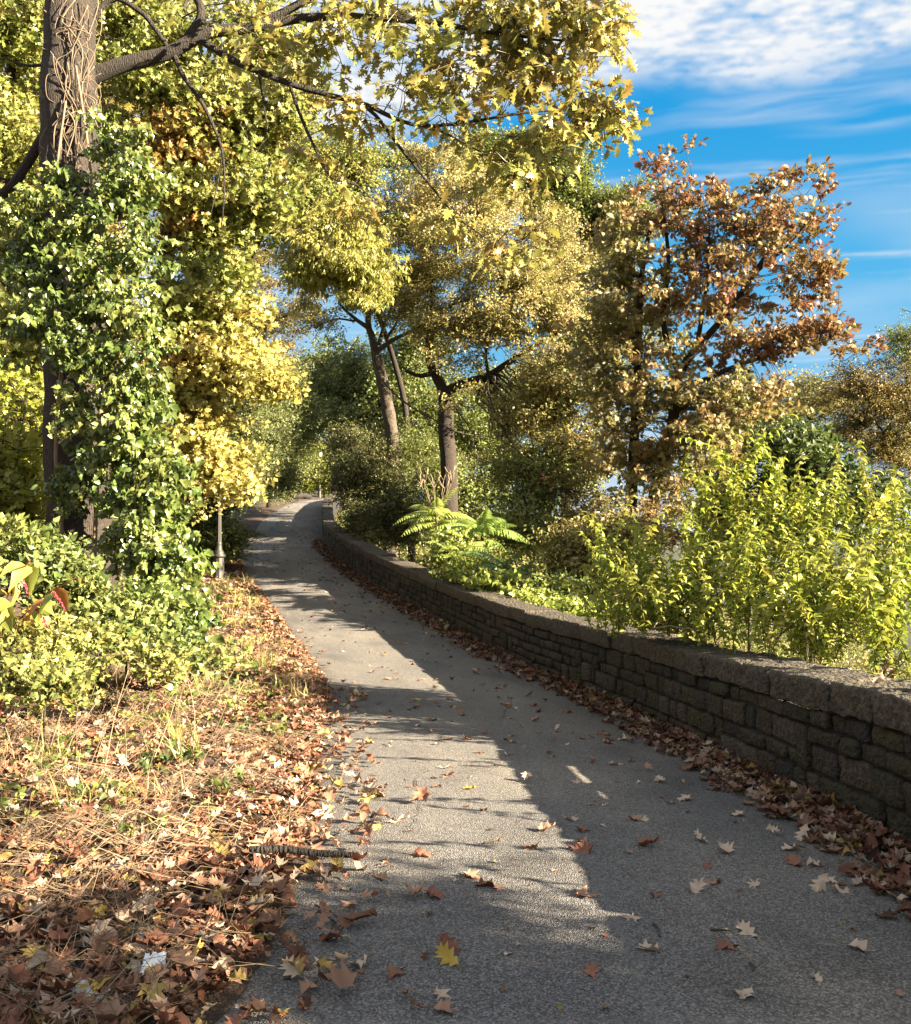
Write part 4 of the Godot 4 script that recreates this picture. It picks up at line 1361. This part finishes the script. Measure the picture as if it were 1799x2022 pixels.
	b = foot.call(530, 54.0)
	plant({"name": "roadside_tree", "label": "farthest grey green roadside tree, hanging over the dark log near the bend", "cat": "tree", "seed": 43, "base": b,
		"limbs": [[[b, at(540, 940, 54), at(560, 870, 54), at(585, 820, 54)], 0.16, 0.06]],
		"blobs": [[585, 850, 53, 35, 60, 1.8, 44], [575, 915, 53, 30, 35, 1.4, 30], [545, 960, 52, 25, 22, 1.2, 16], [620, 800, 55, 30, 40, 1.6, 24]],
		"sprays": S.tiny, "per": 8, "cr": 0.7, "size": 1.8, "pal": [Color(0.27, 0.31, 0.11), Color(0.34, 0.37, 0.14), Color(0.2, 0.24, 0.07)]})
	b = foot.call(400, 25.0)
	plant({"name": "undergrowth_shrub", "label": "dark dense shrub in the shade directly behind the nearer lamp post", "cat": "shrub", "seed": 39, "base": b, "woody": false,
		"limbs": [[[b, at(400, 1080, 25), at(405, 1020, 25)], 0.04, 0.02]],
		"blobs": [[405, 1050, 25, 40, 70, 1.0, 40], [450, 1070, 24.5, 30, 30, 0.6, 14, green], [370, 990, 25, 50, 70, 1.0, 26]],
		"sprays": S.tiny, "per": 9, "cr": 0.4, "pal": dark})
	b = foot.call(640, 75.0)
	plant({"name": "sunlit_shrub", "label": "sunlit yellow green shrub where the path disappears round the bend", "cat": "shrub", "seed": 40, "base": b, "woody": false,
		"limbs": [[[b, at(640, 940, 75), at(645, 900, 75)], 0.08, 0.03]],
		"blobs": [[645, 925, 74, 45, 40, 2.0, 60], [610, 890, 76, 40, 40, 2.0, 40], [665, 950, 73, 20, 20, 1.2, 20], [600, 950, 73, 20, 20, 1.2, 14]],
		"sprays": S.small, "per": 9, "cr": 0.8, "size": 1.6, "pal": bright})
	b = foot.call(660, 60.0)
	plant({"name": "dark_tree", "label": "dark green tree closing the view above the end of the path", "cat": "tree", "seed": 41, "base": b,
		"limbs": [[[b, at(665, 900, 58), at(670, 780, 56), at(670, 700, 55)], 0.25, 0.08]],
		"blobs": [[660, 790, 50, 70, 90, 2.6, 80], [720, 760, 48, 70, 80, 2.6, 80], [620, 730, 52, 40, 50, 2.0, 30], [700, 860, 46, 50, 60, 2.0, 40], [790, 800, 46, 60, 100, 2.4, 60]],
		"sprays": S.small, "per": 9, "cr": 0.8, "size": 1.7, "pal": [Color(0.19, 0.23, 0.06), Color(0.25, 0.28, 0.08), Color(0.14, 0.18, 0.045)]})

	# --- trees right of the wall
	b = foot.call(770, 30.0)
	plant({"name": "forked_tree", "label": "slim pale trunked tree that forks, left of the two trees beyond the wall", "cat": "tree", "seed": 51, "base": b, "bark": T.pale_bark, "bare": 0.75,
		"limbs": [[[b, at(774, 960, 30), at(776, 880, 30), at(765, 800, 30), at(752, 740, 30), at(742, 695, 30)], 0.25, 0.17], [at_line([[742, 700, 30], [735, 665, 30], [728, 645, 30], [728, 600, 30], [735, 540, 30], [745, 470, 30]]), 0.14, 0.04], [at_line([[728, 648, 30], [705, 632, 29.6], [685, 615, 29.3], [668, 598, 29]]), 0.08, 0.03], [at_line([[744, 694, 30], [775, 672, 29.7], [800, 660, 29.4], [850, 640, 29]]), 0.1, 0.03], [at_line([[748, 680, 30], [760, 640, 30.3], [772, 610, 30.5], [790, 560, 30.7]]), 0.08, 0.03], [at_line([[762, 668, 29.7], [782, 640, 29.5], [790, 610, 29.3]]), 0.06, 0.02], [at_line([[700, 634, 29.4], [660, 630, 28.6], [620, 648, 28.2]]), 0.04, 0.01], [at_line([[733, 655, 29.6], [738, 720, 29], [758, 755, 28.5], [800, 795, 28], [860, 830, 27.5], [900, 852, 27.3], [960, 862, 27.2], [1010, 850, 27]]), 0.035, 0.02]],
		"blobs": [[760, 560, 30, 60, 80, 1.2, 26], [800, 610, 29.5, 50, 50, 1.0, 16], [690, 590, 29.3, 30, 30, 0.8, 8], [740, 480, 30, 70, 50, 1.2, 20], [620, 630, 28.5, 30, 20, 0.6, 5]],
		"sprays": S.small, "per": 7, "cr": 0.45, "pal": gold})
	b = foot.call(888, 28.0)
	plant({"name": "golden_tree", "label": "stout golden leaved tree beyond the wall with a broad spreading crown", "cat": "tree", "seed": 52, "base": b, "bark": T.bark, "bare": 0.75,
		"limbs": [[[b, at(887, 950, 28), at(882, 860, 28), at(880, 790, 28), at(876, 765, 28)], 0.27, 0.2], [at_line([[878, 775, 28], [860, 740, 28], [848, 710, 28], [848, 660, 28], [855, 600, 28], [845, 540, 28], [850, 470, 28]]), 0.17, 0.05], [at_line([[858, 735, 28], [830, 742, 27.6], [800, 732, 27.2]]), 0.1, 0.04], [at_line([[878, 775, 28], [915, 758, 27.7], [965, 742, 27.4], [1010, 712, 27], [1060, 680, 26.6], [1110, 655, 26.3]]), 0.16, 0.04], [at_line([[850, 650, 28], [880, 610, 27.6], [930, 590, 27.2], [1000, 580, 26.8]]), 0.08, 0.02], [at_line([[965, 742, 27.4], [960, 690, 27.4], [990, 650, 27.2]]), 0.06, 0.02], [at_line([[849, 560, 28], [900, 500, 27.8], [950, 430, 27.6]]), 0.07, 0.02]],
		"blobs": [[900, 470, 27.5, 150, 100, 2.4, 120], [1020, 560, 26.8, 120, 90, 2.0, 110], [820, 560, 27.8, 90, 70, 1.6, 54], [1090, 490, 27, 60, 70, 1.6, 44], [880, 640, 27.2, 70, 45, 1.2, 30], [960, 640, 26.6, 100, 40, 1.4, 44], [960, 390, 28, 110, 60, 1.8, 54], [830, 410, 28, 90, 70, 1.8, 50], [860, 320, 28.5, 90, 50, 1.6, 34], [1090, 620, 26.4, 60, 50, 1.2, 28], [900, 700, 26.8, 60, 30, 0.9, 14], [940, 790, 26, 60, 40, 0.8, 8], [1060, 830, 25, 60, 40, 0.9, 24], [1010, 920, 24, 80, 40, 0.9, 22], [1080, 740, 26, 60, 40, 0.9, 14]],
		"sprays": S.small, "per": 6, "cr": 0.4, "size": 0.85, "pal": gold})
	b = foot.call(1120, 42.0)
	plant({"name": "green_oak", "label": "green topped tree behind the golden tree, against the blue sky", "cat": "tree", "seed": 53, "base": b, "bark": T.dark_bark,
		"limbs": [[[b, at(1120, 800, 42), at(1115, 600, 42), at(1105, 480, 42), at(1090, 380, 42)], 0.3, 0.08], [at_line([[1112, 560, 42], [1060, 470, 41.5], [1030, 420, 41], [1000, 350, 41]]), 0.12, 0.03], [at_line([[1110, 520, 42], [1160, 470, 41.5], [1220, 440, 41]]), 0.1, 0.03]],
		"blobs": [[1090, 360, 41, 80, 60, 2.2, 60], [1170, 430, 41, 80, 60, 2.2, 60], [1010, 310, 41, 80, 50, 2.0, 46], [930, 330, 41, 60, 60, 2.0, 30], [1230, 440, 40, 50, 60, 1.8, 30], [1130, 540, 40, 110, 60, 2.0, 40, olive], [1180, 640, 40, 100, 80, 2.0, 50, olive]],
		"sprays": S.small, "per": 10, "cr": 0.7, "size": 1.5, "pal": [Color(0.17, 0.21, 0.04), Color(0.22, 0.25, 0.05), Color(0.14, 0.18, 0.035)]})
	b = foot.call(1248, 21.0)
	plant({"name": "red_oak", "label": "oak with reddening top and two dark trunks at right beyond the wall", "cat": "tree", "seed": 54, "base": b, "bark": T.dark_bark, "bare": 0.55,
		"limbs": [[[b, at(1246, 1100, 21), at(1247, 980, 21), at(1252, 880, 21), at(1258, 760, 21), at(1262, 640, 21), at(1270, 520, 21), at(1290, 430, 21)], 0.17, 0.04], [at_line([[1256, 1110, 20.8], [1275, 1040, 20.8], [1292, 985, 20.7], [1312, 910, 20.6], [1332, 810, 20.5], [1342, 740, 20.4], [1375, 690, 20.3], [1430, 625, 20.2], [1490, 540, 20.1], [1540, 460, 20]]), 0.17, 0.04], [at_line([[1390, 752, 20.2], [1440, 728, 20], [1500, 708, 19.8], [1570, 690, 19.6], [1640, 670, 19.4]]), 0.06, 0.015], [at_line([[1342, 740, 20.4], [1310, 640, 20.6], [1320, 520, 20.6], [1310, 420, 20.6], [1300, 350, 20.6]]), 0.08, 0.015], [at_line([[1375, 690, 20.3], [1390, 600, 20.3], [1400, 500, 20.3], [1400, 420, 20.3]]), 0.06, 0.012], [at_line([[1490, 540, 20.1], [1560, 480, 19.8], [1620, 400, 19.6]]), 0.04, 0.01], [at_line([[1390, 752, 20.2], [1342, 760, 20.4]]), 0.05, 0.06]],
		"blobs": [[1550, 430, 19.8, 60, 55, 0.9, 34], [1470, 460, 20, 60, 60, 0.9, 34], [1330, 400, 20.5, 70, 50, 1.0, 31], [1300, 325, 20.6, 18, 16, 0.3, 3], [1340, 335, 20.6, 12, 10, 0.3, 2], [1420, 370, 20.3, 16, 20, 0.3, 3], [1620, 350, 19.6, 14, 20, 0.3, 3], [1632, 420, 19.6, 16, 40, 0.3, 6], [1640, 530, 19.6, 12, 30, 0.3, 5], [1560, 360, 19.8, 18, 18, 0.3, 4], [1520, 370, 19.8, 14, 14, 0.3, 3], [1420, 560, 20.1, 90, 70, 1.2, 58], [1590, 560, 19.7, 40, 60, 0.7, 24], [1620, 650, 19.5, 60, 20, 0.6, 17], [1520, 680, 19.7, 90, 40, 0.8, 34], [1690, 690, 19.4, 22, 10, 0.3, 4], [1230, 560, 21, 60, 90, 1.2, 58, russet], [1300, 660, 20.6, 90, 80, 1.3, 75, russet], [1240, 790, 20.8, 80, 80, 1.2, 58, russet], [1400, 790, 20.3, 100, 60, 1.2, 65, russet], [1320, 900, 20.3, 90, 60, 1.0, 34, russet], [1220, 450, 21, 45, 50, 1, 27, russet], [1380, 470, 20.3, 60, 50, 0.8, 24], [1500, 790, 20, 70, 50, 1.0, 31, russet], [1420, 870, 19.6, 80, 50, 0.9, 30, russet], [1230, 900, 20.6, 60, 60, 0.9, 24, russet], [1180, 700, 21, 50, 80, 0.9, 26, russet], [1330, 980, 19.6, 80, 40, 0.8, 20, russet]],
		"sprays": S.redoak, "wide": 1.3, "gap": -0.12, "spread": 1.3, "thin": 1.0, "per": 2, "cr": 0.2, "size": 0.85, "twig": 0.7, "pal": red, "lean": 0.8, "leaf": T.leaf})
	b = foot.call(1830, 27.0)
	plant({"name": "fine_tree", "label": "fine leaved olive and gold tree at the right edge of the view", "cat": "tree", "seed": 55, "base": b, "bark": T.dark_bark,
		"limbs": [[[b, at(1820, 1000, 27), at(1800, 900, 27), at(1790, 780, 27), at(1795, 660, 27)], 0.16, 0.03], [at_line([[1808, 940, 27], [1750, 860, 27], [1700, 800, 27]]), 0.06, 0.01]],
		"blobs": [[1745, 790, 27, 85, 80, 1.6, 60], [1795, 680, 27, 25, 60, 1.0, 14, green], [1690, 760, 27, 40, 40, 1.0, 12], [1770, 890, 27, 70, 80, 1.6, 40], [1690, 860, 27, 60, 70, 1.4, 26], [1830, 800, 27, 40, 100, 1.5, 20]],
		"sprays": S.tiny, "per": 7, "cr": 0.5, "pal": [Color(0.32, 0.24, 0.07), Color(0.22, 0.21, 0.05), Color(0.16, 0.16, 0.045), Color(0.40, 0.28, 0.09)]})
	b = foot.call(1600, 30.0)
	plant({"name": "fine_tree", "label": "dull golden tree in the distance right of the reddening oak, low on the slope", "cat": "tree", "seed": 56, "base": b,
		"limbs": [[[b, at(1600, 950, 30), at(1600, 850, 30), at(1595, 780, 30)], 0.15, 0.04]],
		"blobs": [[1600, 800, 30, 90, 60, 1.8, 44], [1520, 840, 30, 70, 60, 1.6, 26], [1440, 900, 30, 90, 80, 1.6, 26, russet]],
		"sprays": S.small, "per": 6, "cr": 0.5, "pal": olive})
	b = foot.call(1590, 15.0)
	plant({"name": "undergrowth_shrub", "label": "dark green bush behind the bright backlit shoots at right", "cat": "shrub", "seed": 57, "base": b, "woody": false,
		"limbs": [[[b, at(1590, 1050, 15), at(1590, 940, 15)], 0.05, 0.02]],
		"blobs": [[1570, 900, 15, 70, 60, 0.8, 30], [1600, 990, 15, 120, 70, 0.8, 40], [1720, 1010, 15, 90, 50, 0.8, 26], [1500, 1020, 15, 90, 70, 0.8, 24]],
		"sprays": S.ivy, "per": 8, "cr": 0.4, "size": 1.1, "pal": dark})
	# understorey between the two
	b = foot.call(1090, 24.0)
	plant({"name": "understorey_tree", "label": "tangled olive and brown small tree between the golden tree and the reddening oak", "cat": "tree", "seed": 58, "base": b, "bark": T.dark_bark,
		"limbs": [[[b, at(1085, 1000, 24), at(1090, 900, 24), at(1100, 780, 24)], 0.08, 0.03], [at_line([[1087, 960, 24], [1130, 880, 23.6], [1170, 800, 23.4]]), 0.05, 0.015]],
		"blobs": [[1090, 760, 24, 90, 80, 1.4, 46], [1140, 900, 23.5, 90, 90, 1.4, 50], [1060, 960, 23.5, 90, 80, 1.2, 40, green], [1150, 1040, 22.5, 90, 80, 1.2, 46, russet], [1030, 1050, 22, 80, 60, 1.0, 26, green], [1180, 760, 24, 60, 80, 1.2, 24]],
		"sprays": S.small, "per": 7, "cr": 0.45, "pal": olive})
	b = foot.call(1180, 17.0)
	plant({"name": "undergrowth_shrub", "label": "brownish green bush low behind the wall, left of the bright backlit shoots", "cat": "shrub", "seed": 59, "base": b, "woody": false,
		"limbs": [[[b, at(1180, 1150, 17), at(1170, 1050, 17)], 0.04, 0.015]],
		"blobs": [[1150, 1120, 17, 90, 80, 0.9, 44], [1230, 1060, 17.5, 80, 80, 0.9, 30, russet], [1080, 1180, 16, 60, 40, 0.7, 22, green], [1400, 1010, 16, 90, 70, 0.8, 20, russet]],
		"sprays": S.small, "per": 8, "cr": 0.35, "size": 0.85, "pal": olive})
	b = foot.call(740, 34.0)
	plant({"name": "evergreen_shrub", "label": "dark dense shrub crowding over the wall at the foot of the forked tree", "cat": "shrub", "seed": 60, "base": b, "woody": false,
		"limbs": [[[b, at(740, 1000, 31), at(745, 940, 31)], 0.06, 0.02]],
		"blobs": [[700, 960, 31, 30, 60, 1.0, 34], [750, 960, 30, 60, 80, 1.4, 70], [790, 1030, 26, 60, 50, 1.2, 46], [720, 1040, 28, 30, 40, 0.8, 24], [820, 900, 31, 60, 60, 1.4, 36, green], [690, 890, 33, 40, 50, 1.2, 26]],
		"sprays": S.tiny, "per": 9, "cr": 0.45, "size": 1.1, "pal": [Color(0.09, 0.11, 0.03), Color(0.13, 0.15, 0.045), Color(0.18, 0.17, 0.06)]})
	b = foot.call(930, 34.0)
	plant({"name": "dark_tree", "label": "deep green tree filling the shade behind the golden tree's trunk", "cat": "tree", "seed": 61, "base": b,
		"limbs": [[[b, at(930, 950, 38), at(940, 800, 38), at(950, 720, 38)], 0.16, 0.05]],
		"blobs": [[820, 820, 38, 90, 100, 2.0, 60], [930, 850, 36, 100, 100, 2.0, 70], [1010, 780, 38, 90, 70, 2.0, 46], [900, 970, 32, 100, 60, 1.6, 50], [830, 700, 40, 80, 60, 1.8, 36]],
		"sprays": S.small, "per": 9, "cr": 0.65, "size": 1.4, "pal": green})
	# bright plants just behind the wall
	b = foot.call(960, 16.6)
	plant({"name": "mound_vine", "label": "sunlit pale green vine mound spilling against the back of the wall", "cat": "vine", "seed": 62, "base": b, "woody": false,
		"limbs": [[[b, at(960, 1200, 16.6), at(950, 1150, 16.8)], 0.02, 0.01]],
		"blobs": [[925, 1130, 17.4, 50, 35, 0.6, 30], [985, 1165, 16.2, 55, 25, 0.6, 28], [895, 1090, 18.2, 35, 35, 0.6, 20], [1060, 1198, 15.0, 60, 20, 0.5, 20], [1135, 1215, 13.8, 50, 16, 0.4, 12], [1200, 1222, 12.8, 40, 12, 0.4, 8]],
		"sprays": S.ivy, "per": 8, "cr": 0.24, "size": 1.05, "pal": [Color(0.32, 0.38, 0.08), Color(0.40, 0.44, 0.12), Color(0.26, 0.33, 0.06)]})
	pinnate_plant(foot.call(862, 19.4), at(862, 1015, 19.4).y - foot.call(862, 19.4).y, 22, 1.2, 700, Color(0.30, 0.36, 0.09), "tall feather leaved sapling with upright dry seed stalks, nearest the bend", 9)
	pinnate_plant(foot.call(950, 18.6), at(950, 1045, 18.6).y - foot.call(950, 18.6).y, 22, 1.2, 710, Color(0.24, 0.34, 0.08), "feather leaved sapling with arching green fronds in the middle of its group")
	pinnate_plant(foot.call(1000, 16.8), at(1000, 1120, 16.8).y - foot.call(1000, 16.8).y, 18, 1.0, 720, Color(0.12, 0.2, 0.07), "lowest feather leaved sapling with blue green fronds, in shade right of the vine mound")
	pinnate_plant(foot.call(905, 18.0), at(905, 1085, 18.0).y - foot.call(905, 18.0).y, 18, 1.0, 730, Color(0.27, 0.34, 0.09), "short feather leaved sapling between the seed stalk sapling and the middle one")
	b = foot.call(1480, 8.4)
	plant({"name": "backlit_bush", "label": "bright yellow green bush of long leafy shoots rising behind the wall at right", "cat": "shrub", "seed": 63, "base": b, "woody": false, "bare": 0.0,
		"limbs": [[[b, at(1480, 1200, 8.6), at(1500, 1050, 8.8)], 0.02, 0.008], [at_line([[1440, 1420, 8.4], [1400, 1200, 8.8], [1370, 1100, 9]]), 0.018, 0.006], [at_line([[1600, 1450, 8.2], [1640, 1200, 8.4], [1680, 1050, 8.6]]), 0.018, 0.006], [at_line([[1300, 1400, 9], [1270, 1250, 9.4], [1250, 1150, 9.6]]), 0.015, 0.006], [at_line([[1720, 1450, 7.6], [1760, 1250, 7.8], [1780, 1150, 8]]), 0.015, 0.006]],
		"blobs": [[1480, 1060, 8.8, 100, 70, 0.6, 22], [1510, 950, 8.8, 30, 35, 0.3, 5], [1400, 1120, 9, 90, 60, 0.6, 22], [1290, 1180, 9.3, 80, 50, 0.6, 22], [1640, 1080, 8.5, 80, 50, 0.6, 18], [1690, 1030, 8.5, 40, 20, 0.3, 5], [1750, 1120, 8, 50, 50, 0.5, 12], [1550, 1170, 8.2, 140, 60, 0.6, 38], [1420, 1230, 8.2, 130, 40, 0.6, 34], [1650, 1240, 7.6, 140, 50, 0.5, 36], [1740, 1300, 6.8, 70, 30, 0.35, 14], [1210, 1140, 9.8, 40, 40, 0.4, 6], [1860, 1160, 8, 60, 80, 0.6, 12], [1330, 1240, 8.6, 130, 25, 0.4, 22], [1560, 1290, 7.2, 120, 25, 0.35, 22], [1200, 1215, 9.6, 60, 20, 0.4, 12], [1790, 1230, 7.4, 50, 70, 0.5, 20], [1790, 1060, 8.4, 40, 30, 0.4, 8]],
		"sprays": S.shoot, "gap": 0.02, "spread": 1.25, "thin": 0.6, "per": 4, "cr": 0.22, "size": 0.75, "pal": bright, "bark": T.vine_stem, "twig_bark": T.vine_stem, "lean": 0.75})

	# --- low growth on the left bank
	b = foot.call(250, 9.2)
	plant({"name": "ivy_mound", "label": "ivy and bramble mound at the foot of the vine clad oak", "cat": "ivy", "seed": 71, "base": b, "woody": false,
		"limbs": [[[b, at(250, 1220, 9.3), at(240, 1150, 9.4)], 0.015, 0.008]],
		"blobs": [[290, 1245, 9.4, 60, 30, 0.6, 24], [220, 1225, 9.0, 80, 40, 0.6, 28], [140, 1175, 9.0, 70, 55, 0.6, 32], [340, 1285, 9.2, 40, 15, 0.5, 10], [60, 1110, 9.2, 80, 60, 0.6, 30]],
		"sprays": S.ivy, "size": 0.85, "gap": 0.0, "per": 8, "cr": 0.2, "pal": [Color(0.16, 0.22, 0.06), Color(0.26, 0.31, 0.09), Color(0.10, 0.155, 0.045), Color(0.34, 0.35, 0.11)]})
	b = foot.call(90, 6.8)
	plant({"name": "leafy_weed", "label": "leafy green weeds at the left edge below the pokeweed", "cat": "weed", "seed": 72, "base": b, "woody": false,
		"limbs": [[[b, at(90, 1280, 6.9), at(80, 1230, 7)], 0.01, 0.005]],
		"blobs": [[60, 1270, 6.6, 110, 50, 0.5, 26], [180, 1280, 7.2, 80, 35, 0.5, 18], [30, 1350, 6.0, 110, 30, 0.4, 20], [150, 1350, 6.6, 80, 25, 0.4, 14], [290, 1310, 7.6, 80, 22, 0.5, 14], [400, 1310, 8.2, 60, 14, 0.4, 7]],
		"sprays": S.ivy, "gap": 0.0, "thin": 0.75, "spread": 1.2, "per": 4, "cr": 0.17, "size": 0.66, "pal": [Color(0.18, 0.23, 0.06), Color(0.33, 0.34, 0.09), Color(0.11, 0.16, 0.05), Color(0.42, 0.36, 0.12)]})
	rng.seed = 730
	var sw := [[], []]
	var sc := [[], []]
	for i in 220:
		var d := 4.6 + 7.0 * pow(rng.randf(), 0.8)
		var x := left_edge(d) - 0.25 - (0.5 + 0.22 * d) * pow(rng.randf(), 0.7)
		if land.get_noise_2d(x * 2.2 + 15.0, d * 2.2) < 0.02:
			continue
		sw[i % 2].append(Transform3D(Basis(Vector3.UP, rng.randf() * TAU).scaled(Vector3.ONE * rng.randf_range(0.35, 0.85)), Vector3(x, ground(x, d) + 0.05, -d)))
		sc[i % 2].append(pick([Color(0.15, 0.2, 0.055), Color(0.25, 0.27, 0.07), Color(0.09, 0.13, 0.04)]))
	var sprouts := thing("ground_ivy", "scattered green sprigs creeping over the leaves on the left bank", "ground cover", Vector3.ZERO)
	sprouts.set_meta("kind", "stuff")
	for v in 2:
		many("leaves", S.ivy[v], T.leaf, sw[v], sc[v], sprouts)
	pokeweed()

	rng.seed = 655
	var lp := Vector3(3.2, ground(3.2, 4.4), -4.4)
	var loose := thing("added_shoots", "unseen tall leafy shoots added behind the near wall to streak the path with shade", "shrub", lp)  # unseen shoots, added out of frame so their shade streaks the path
	var lw := [[], [], []]
	var lc := [[], [], []]
	for i in 90:
		var d := rng.randf_range(1.8, 6.3)
		var x := maxf(rng.randf_range(2.85, 3.9), d * 0.53)
		var y := rng.randf_range(-0.4, 1.25) * (0.55 + 0.6 * sin(d * 5.3) * sin(d * 2.1))
		lw[i % 3].append(Transform3D(Basis(any_dir(), rng.randf_range(0.0, 0.4)) * Basis(Vector3.UP, rng.randf() * TAU), Vector3(x, y, -d) - lp))
		lc[i % 3].append(pick(bright))
	for v in 3:
		many("foliage", S.shoot[v], T.leaf, lw[v], lc[v], loose)
	# --- the slope beyond the wall
	rng.seed = 640
	var brush := thing("hillside_brush", "dense low brush covering the slope beyond the wall", "brush", Vector3.ZERO)
	brush.set_meta("kind", "stuff")
	var bw := [[], []]
	var bc := [[], []]
	for i in 9000:
		var d := 1.0 + 110.0 * pow(rng.randf(), 1.6)
		var e := 0.7 + 40.0 * pow(rng.randf(), 1.5)
		var x := wall_foot(d) + e
		var high := rng.randf() * clampf(e * 0.35, 0.1, 2.2)
		if d < 7.0:
			high *= 0.3
		bw[i % 2].append(Transform3D(Basis(any_dir(), rng.randf_range(0, 0.5)) * Basis(Vector3.UP, rng.randf() * TAU).scaled(Vector3.ONE * rng.randf_range(0.8, 1.6) * clampf(e * 0.4, 0.5, 2.0)), Vector3(x, ground(x, d) + 0.1 + high, -d)))
		bc[i % 2].append(pick(olive if land.get_noise_2d(x * 0.6, d * 0.6) > 0.0 else green, 0.25))
	for i in 2600:
		var d := 2.5 + 16.0 * rng.randf()
		var e := 0.65 + 3.2 * rng.randf()
		var x := wall_foot(d) + e
		var high := rng.randf() * 0.75 * clampf(e, 0.3, 1.6)
		bw[i % 2].append(Transform3D(Basis(any_dir(), rng.randf_range(0, 0.5)) * Basis(Vector3.UP, rng.randf() * TAU).scaled(Vector3.ONE * rng.randf_range(0.55, 0.9)), Vector3(x, ground(x, d) + 0.1 + high, -d)))
		bc[i % 2].append(pick(green, 0.3))
	for v in 2:
		many("leaves", S.small[v], T.leaf, bw[v], bc[v], brush)

	# --- out of the frame on the right: the trees whose shade lies over the near end of the path
	for k in 3:
		var p: Vector3 = [Vector3(6.5, 0, 0.1), Vector3(8.0, 0, 3.2), Vector3(6.6, 0, 6.2)][k]
		p.y = ground(p.x, -p.z) - 0.1
		rng.seed = 800 + k
		var top := p + Vector3(0, 6.5, 0)
		plant_at({"name": "wayside_tree", "label": ["tree behind the wall beside the camera", "tree behind the wall just behind the camera", "tree behind the wall farther behind the camera"][k], "cat": "tree", "seed": 810 + k, "base": p,
			"limbs": [[[p, p + Vector3(0.1, 2, 0), p + Vector3(0, 4.2, 0.1), top], 0.16, 0.05]],
			"sprays": S.small, "per": 9, "cr": 0.5, "pal": olive, "masses": [[p + Vector3(0, 4.6, 0), Vector3(1.9, 1.9, 1.7), 44], [p + Vector3(0.3, 7.0, 0), Vector3(1.6, 1.6, 1.6), 22]]})


func at_line(list: Array) -> Array:
	var out := []
	for e in list:
		out.append(at(e[0], e[1], e[2]))
	return out


# the same, with its masses given in metres
func plant_at(o: Dictionary) -> Node3D:
	var blobs := []
	for m in o.masses:
		var c: Vector3 = m[0]
		blobs.append(m)
	o.blobs = []
	var root := plant_masses(o, blobs)
	return root


func plant_masses(o: Dictionary, masses: Array) -> Node3D:
	var root := plant(o)
	rng.seed = int(o.seed) + 5
	var base: Vector3 = o.base
	var places := [[], []]
	var tints := [[], []]
	var st := begin()
	for m in masses:
		for n in int(m[2]):
			var p: Vector3 = m[0] + any_dir() * m[1] * pow(rng.randf(), 0.42)
			var from := base + Vector3(0, clampf(p.y - base.y - 1.0, 1.5, 5.5), 0)
			tube(st, [from - base, from.lerp(p, 0.5) + Vector3(0, 0.15, 0) - base, p - base], 0.02, 0.004, 5)
			for j in int(o.per):
				var v := j % 2
				places[v].append(Transform3D(Basis(any_dir(), rng.randf_range(0, 0.6)) * Basis(Vector3.UP, rng.randf() * TAU), p + any_dir() * 0.5 * rng.randf() - base))
				tints[v].append(pick(o.pal))
	piece("branches", done(st), T.twig, root, "stuff")
	for v in 2:
		many("crown", o.sprays[v], T.leaf, places[v], tints[v], root)
	return root


func _ready() -> void:
	# camera
	var cam := Camera3D.new()
	cam.name = "camera"
	cam.position = Vector3(0, EYE, 0)
	cam.rotation.x = PITCH
	cam.fov = rad_to_deg(2.0 * atan(1011.0 / LENS))
	cam.near = 0.05
	cam.far = 6000.0
	add_child(cam)
	# sky and exposure
	var env := Environment.new()
	env.background_mode = Environment.BG_SKY
	env.sky = Sky.new()
	env.sky.sky_material = make_sky()
	env.tonemap_mode = Environment.TONE_MAPPER_LINEAR
	env.tonemap_exposure = EXPO
	env.sdfgi_enabled = true
	env.ssao_enabled = true
	env.ssil_enabled = true
	var we := WorldEnvironment.new()
	we.name = "environment"
	we.environment = env
	add_child(we)
	# sun: low, from the right and a little behind the camera
	var sun := DirectionalLight3D.new()
	sun.name = "sun"
	sun.light_energy = 1.6
	sun.light_color = Color(1.0, 0.93, 0.80)
	sun.light_angular_distance = 0.5
	sun.shadow_enabled = true
	var to_sun := Vector3(0.94, 0.42, 0.36).normalized()
	sun.basis = Basis.looking_at(-to_sun, Vector3.UP)
	add_child(sun)

	land.seed = 4
	land.frequency = 0.35
	land.fractal_octaves = 3
	rough.seed = 8
	rough.frequency = 1.0
	rough.fractal_octaves = 3
	make_materials()
	make_ground()
	make_path()
	for c in [[818, 1545, 838, 1600], [838, 1600, 812, 1660], [700, 1760, 760, 1735], [640, 1560, 720, 1590], [1010, 1390, 985, 1440], [620, 1800, 700, 1900]]:
		crack(get_node("path"), Vector2(c[0], c[1]), Vector2(c[2], c[3]), c[0])
	make_wall()
	grow()
	lamp_post(on_lamp(432, 1160, 22.8), "fluted iron lamp post at the left edge of the path under the yellow maple")
	lamp_post(on_lamp(631, 975, 72.0), "distant iron lamp post where the path bends out of sight")
	make_litter()
	small_things()


func on_lamp(u: float, v: float, d: float) -> Vector3:
	var p := at(u, v, d)
	p.y = ground(p.x, d) - 0.02
	return p
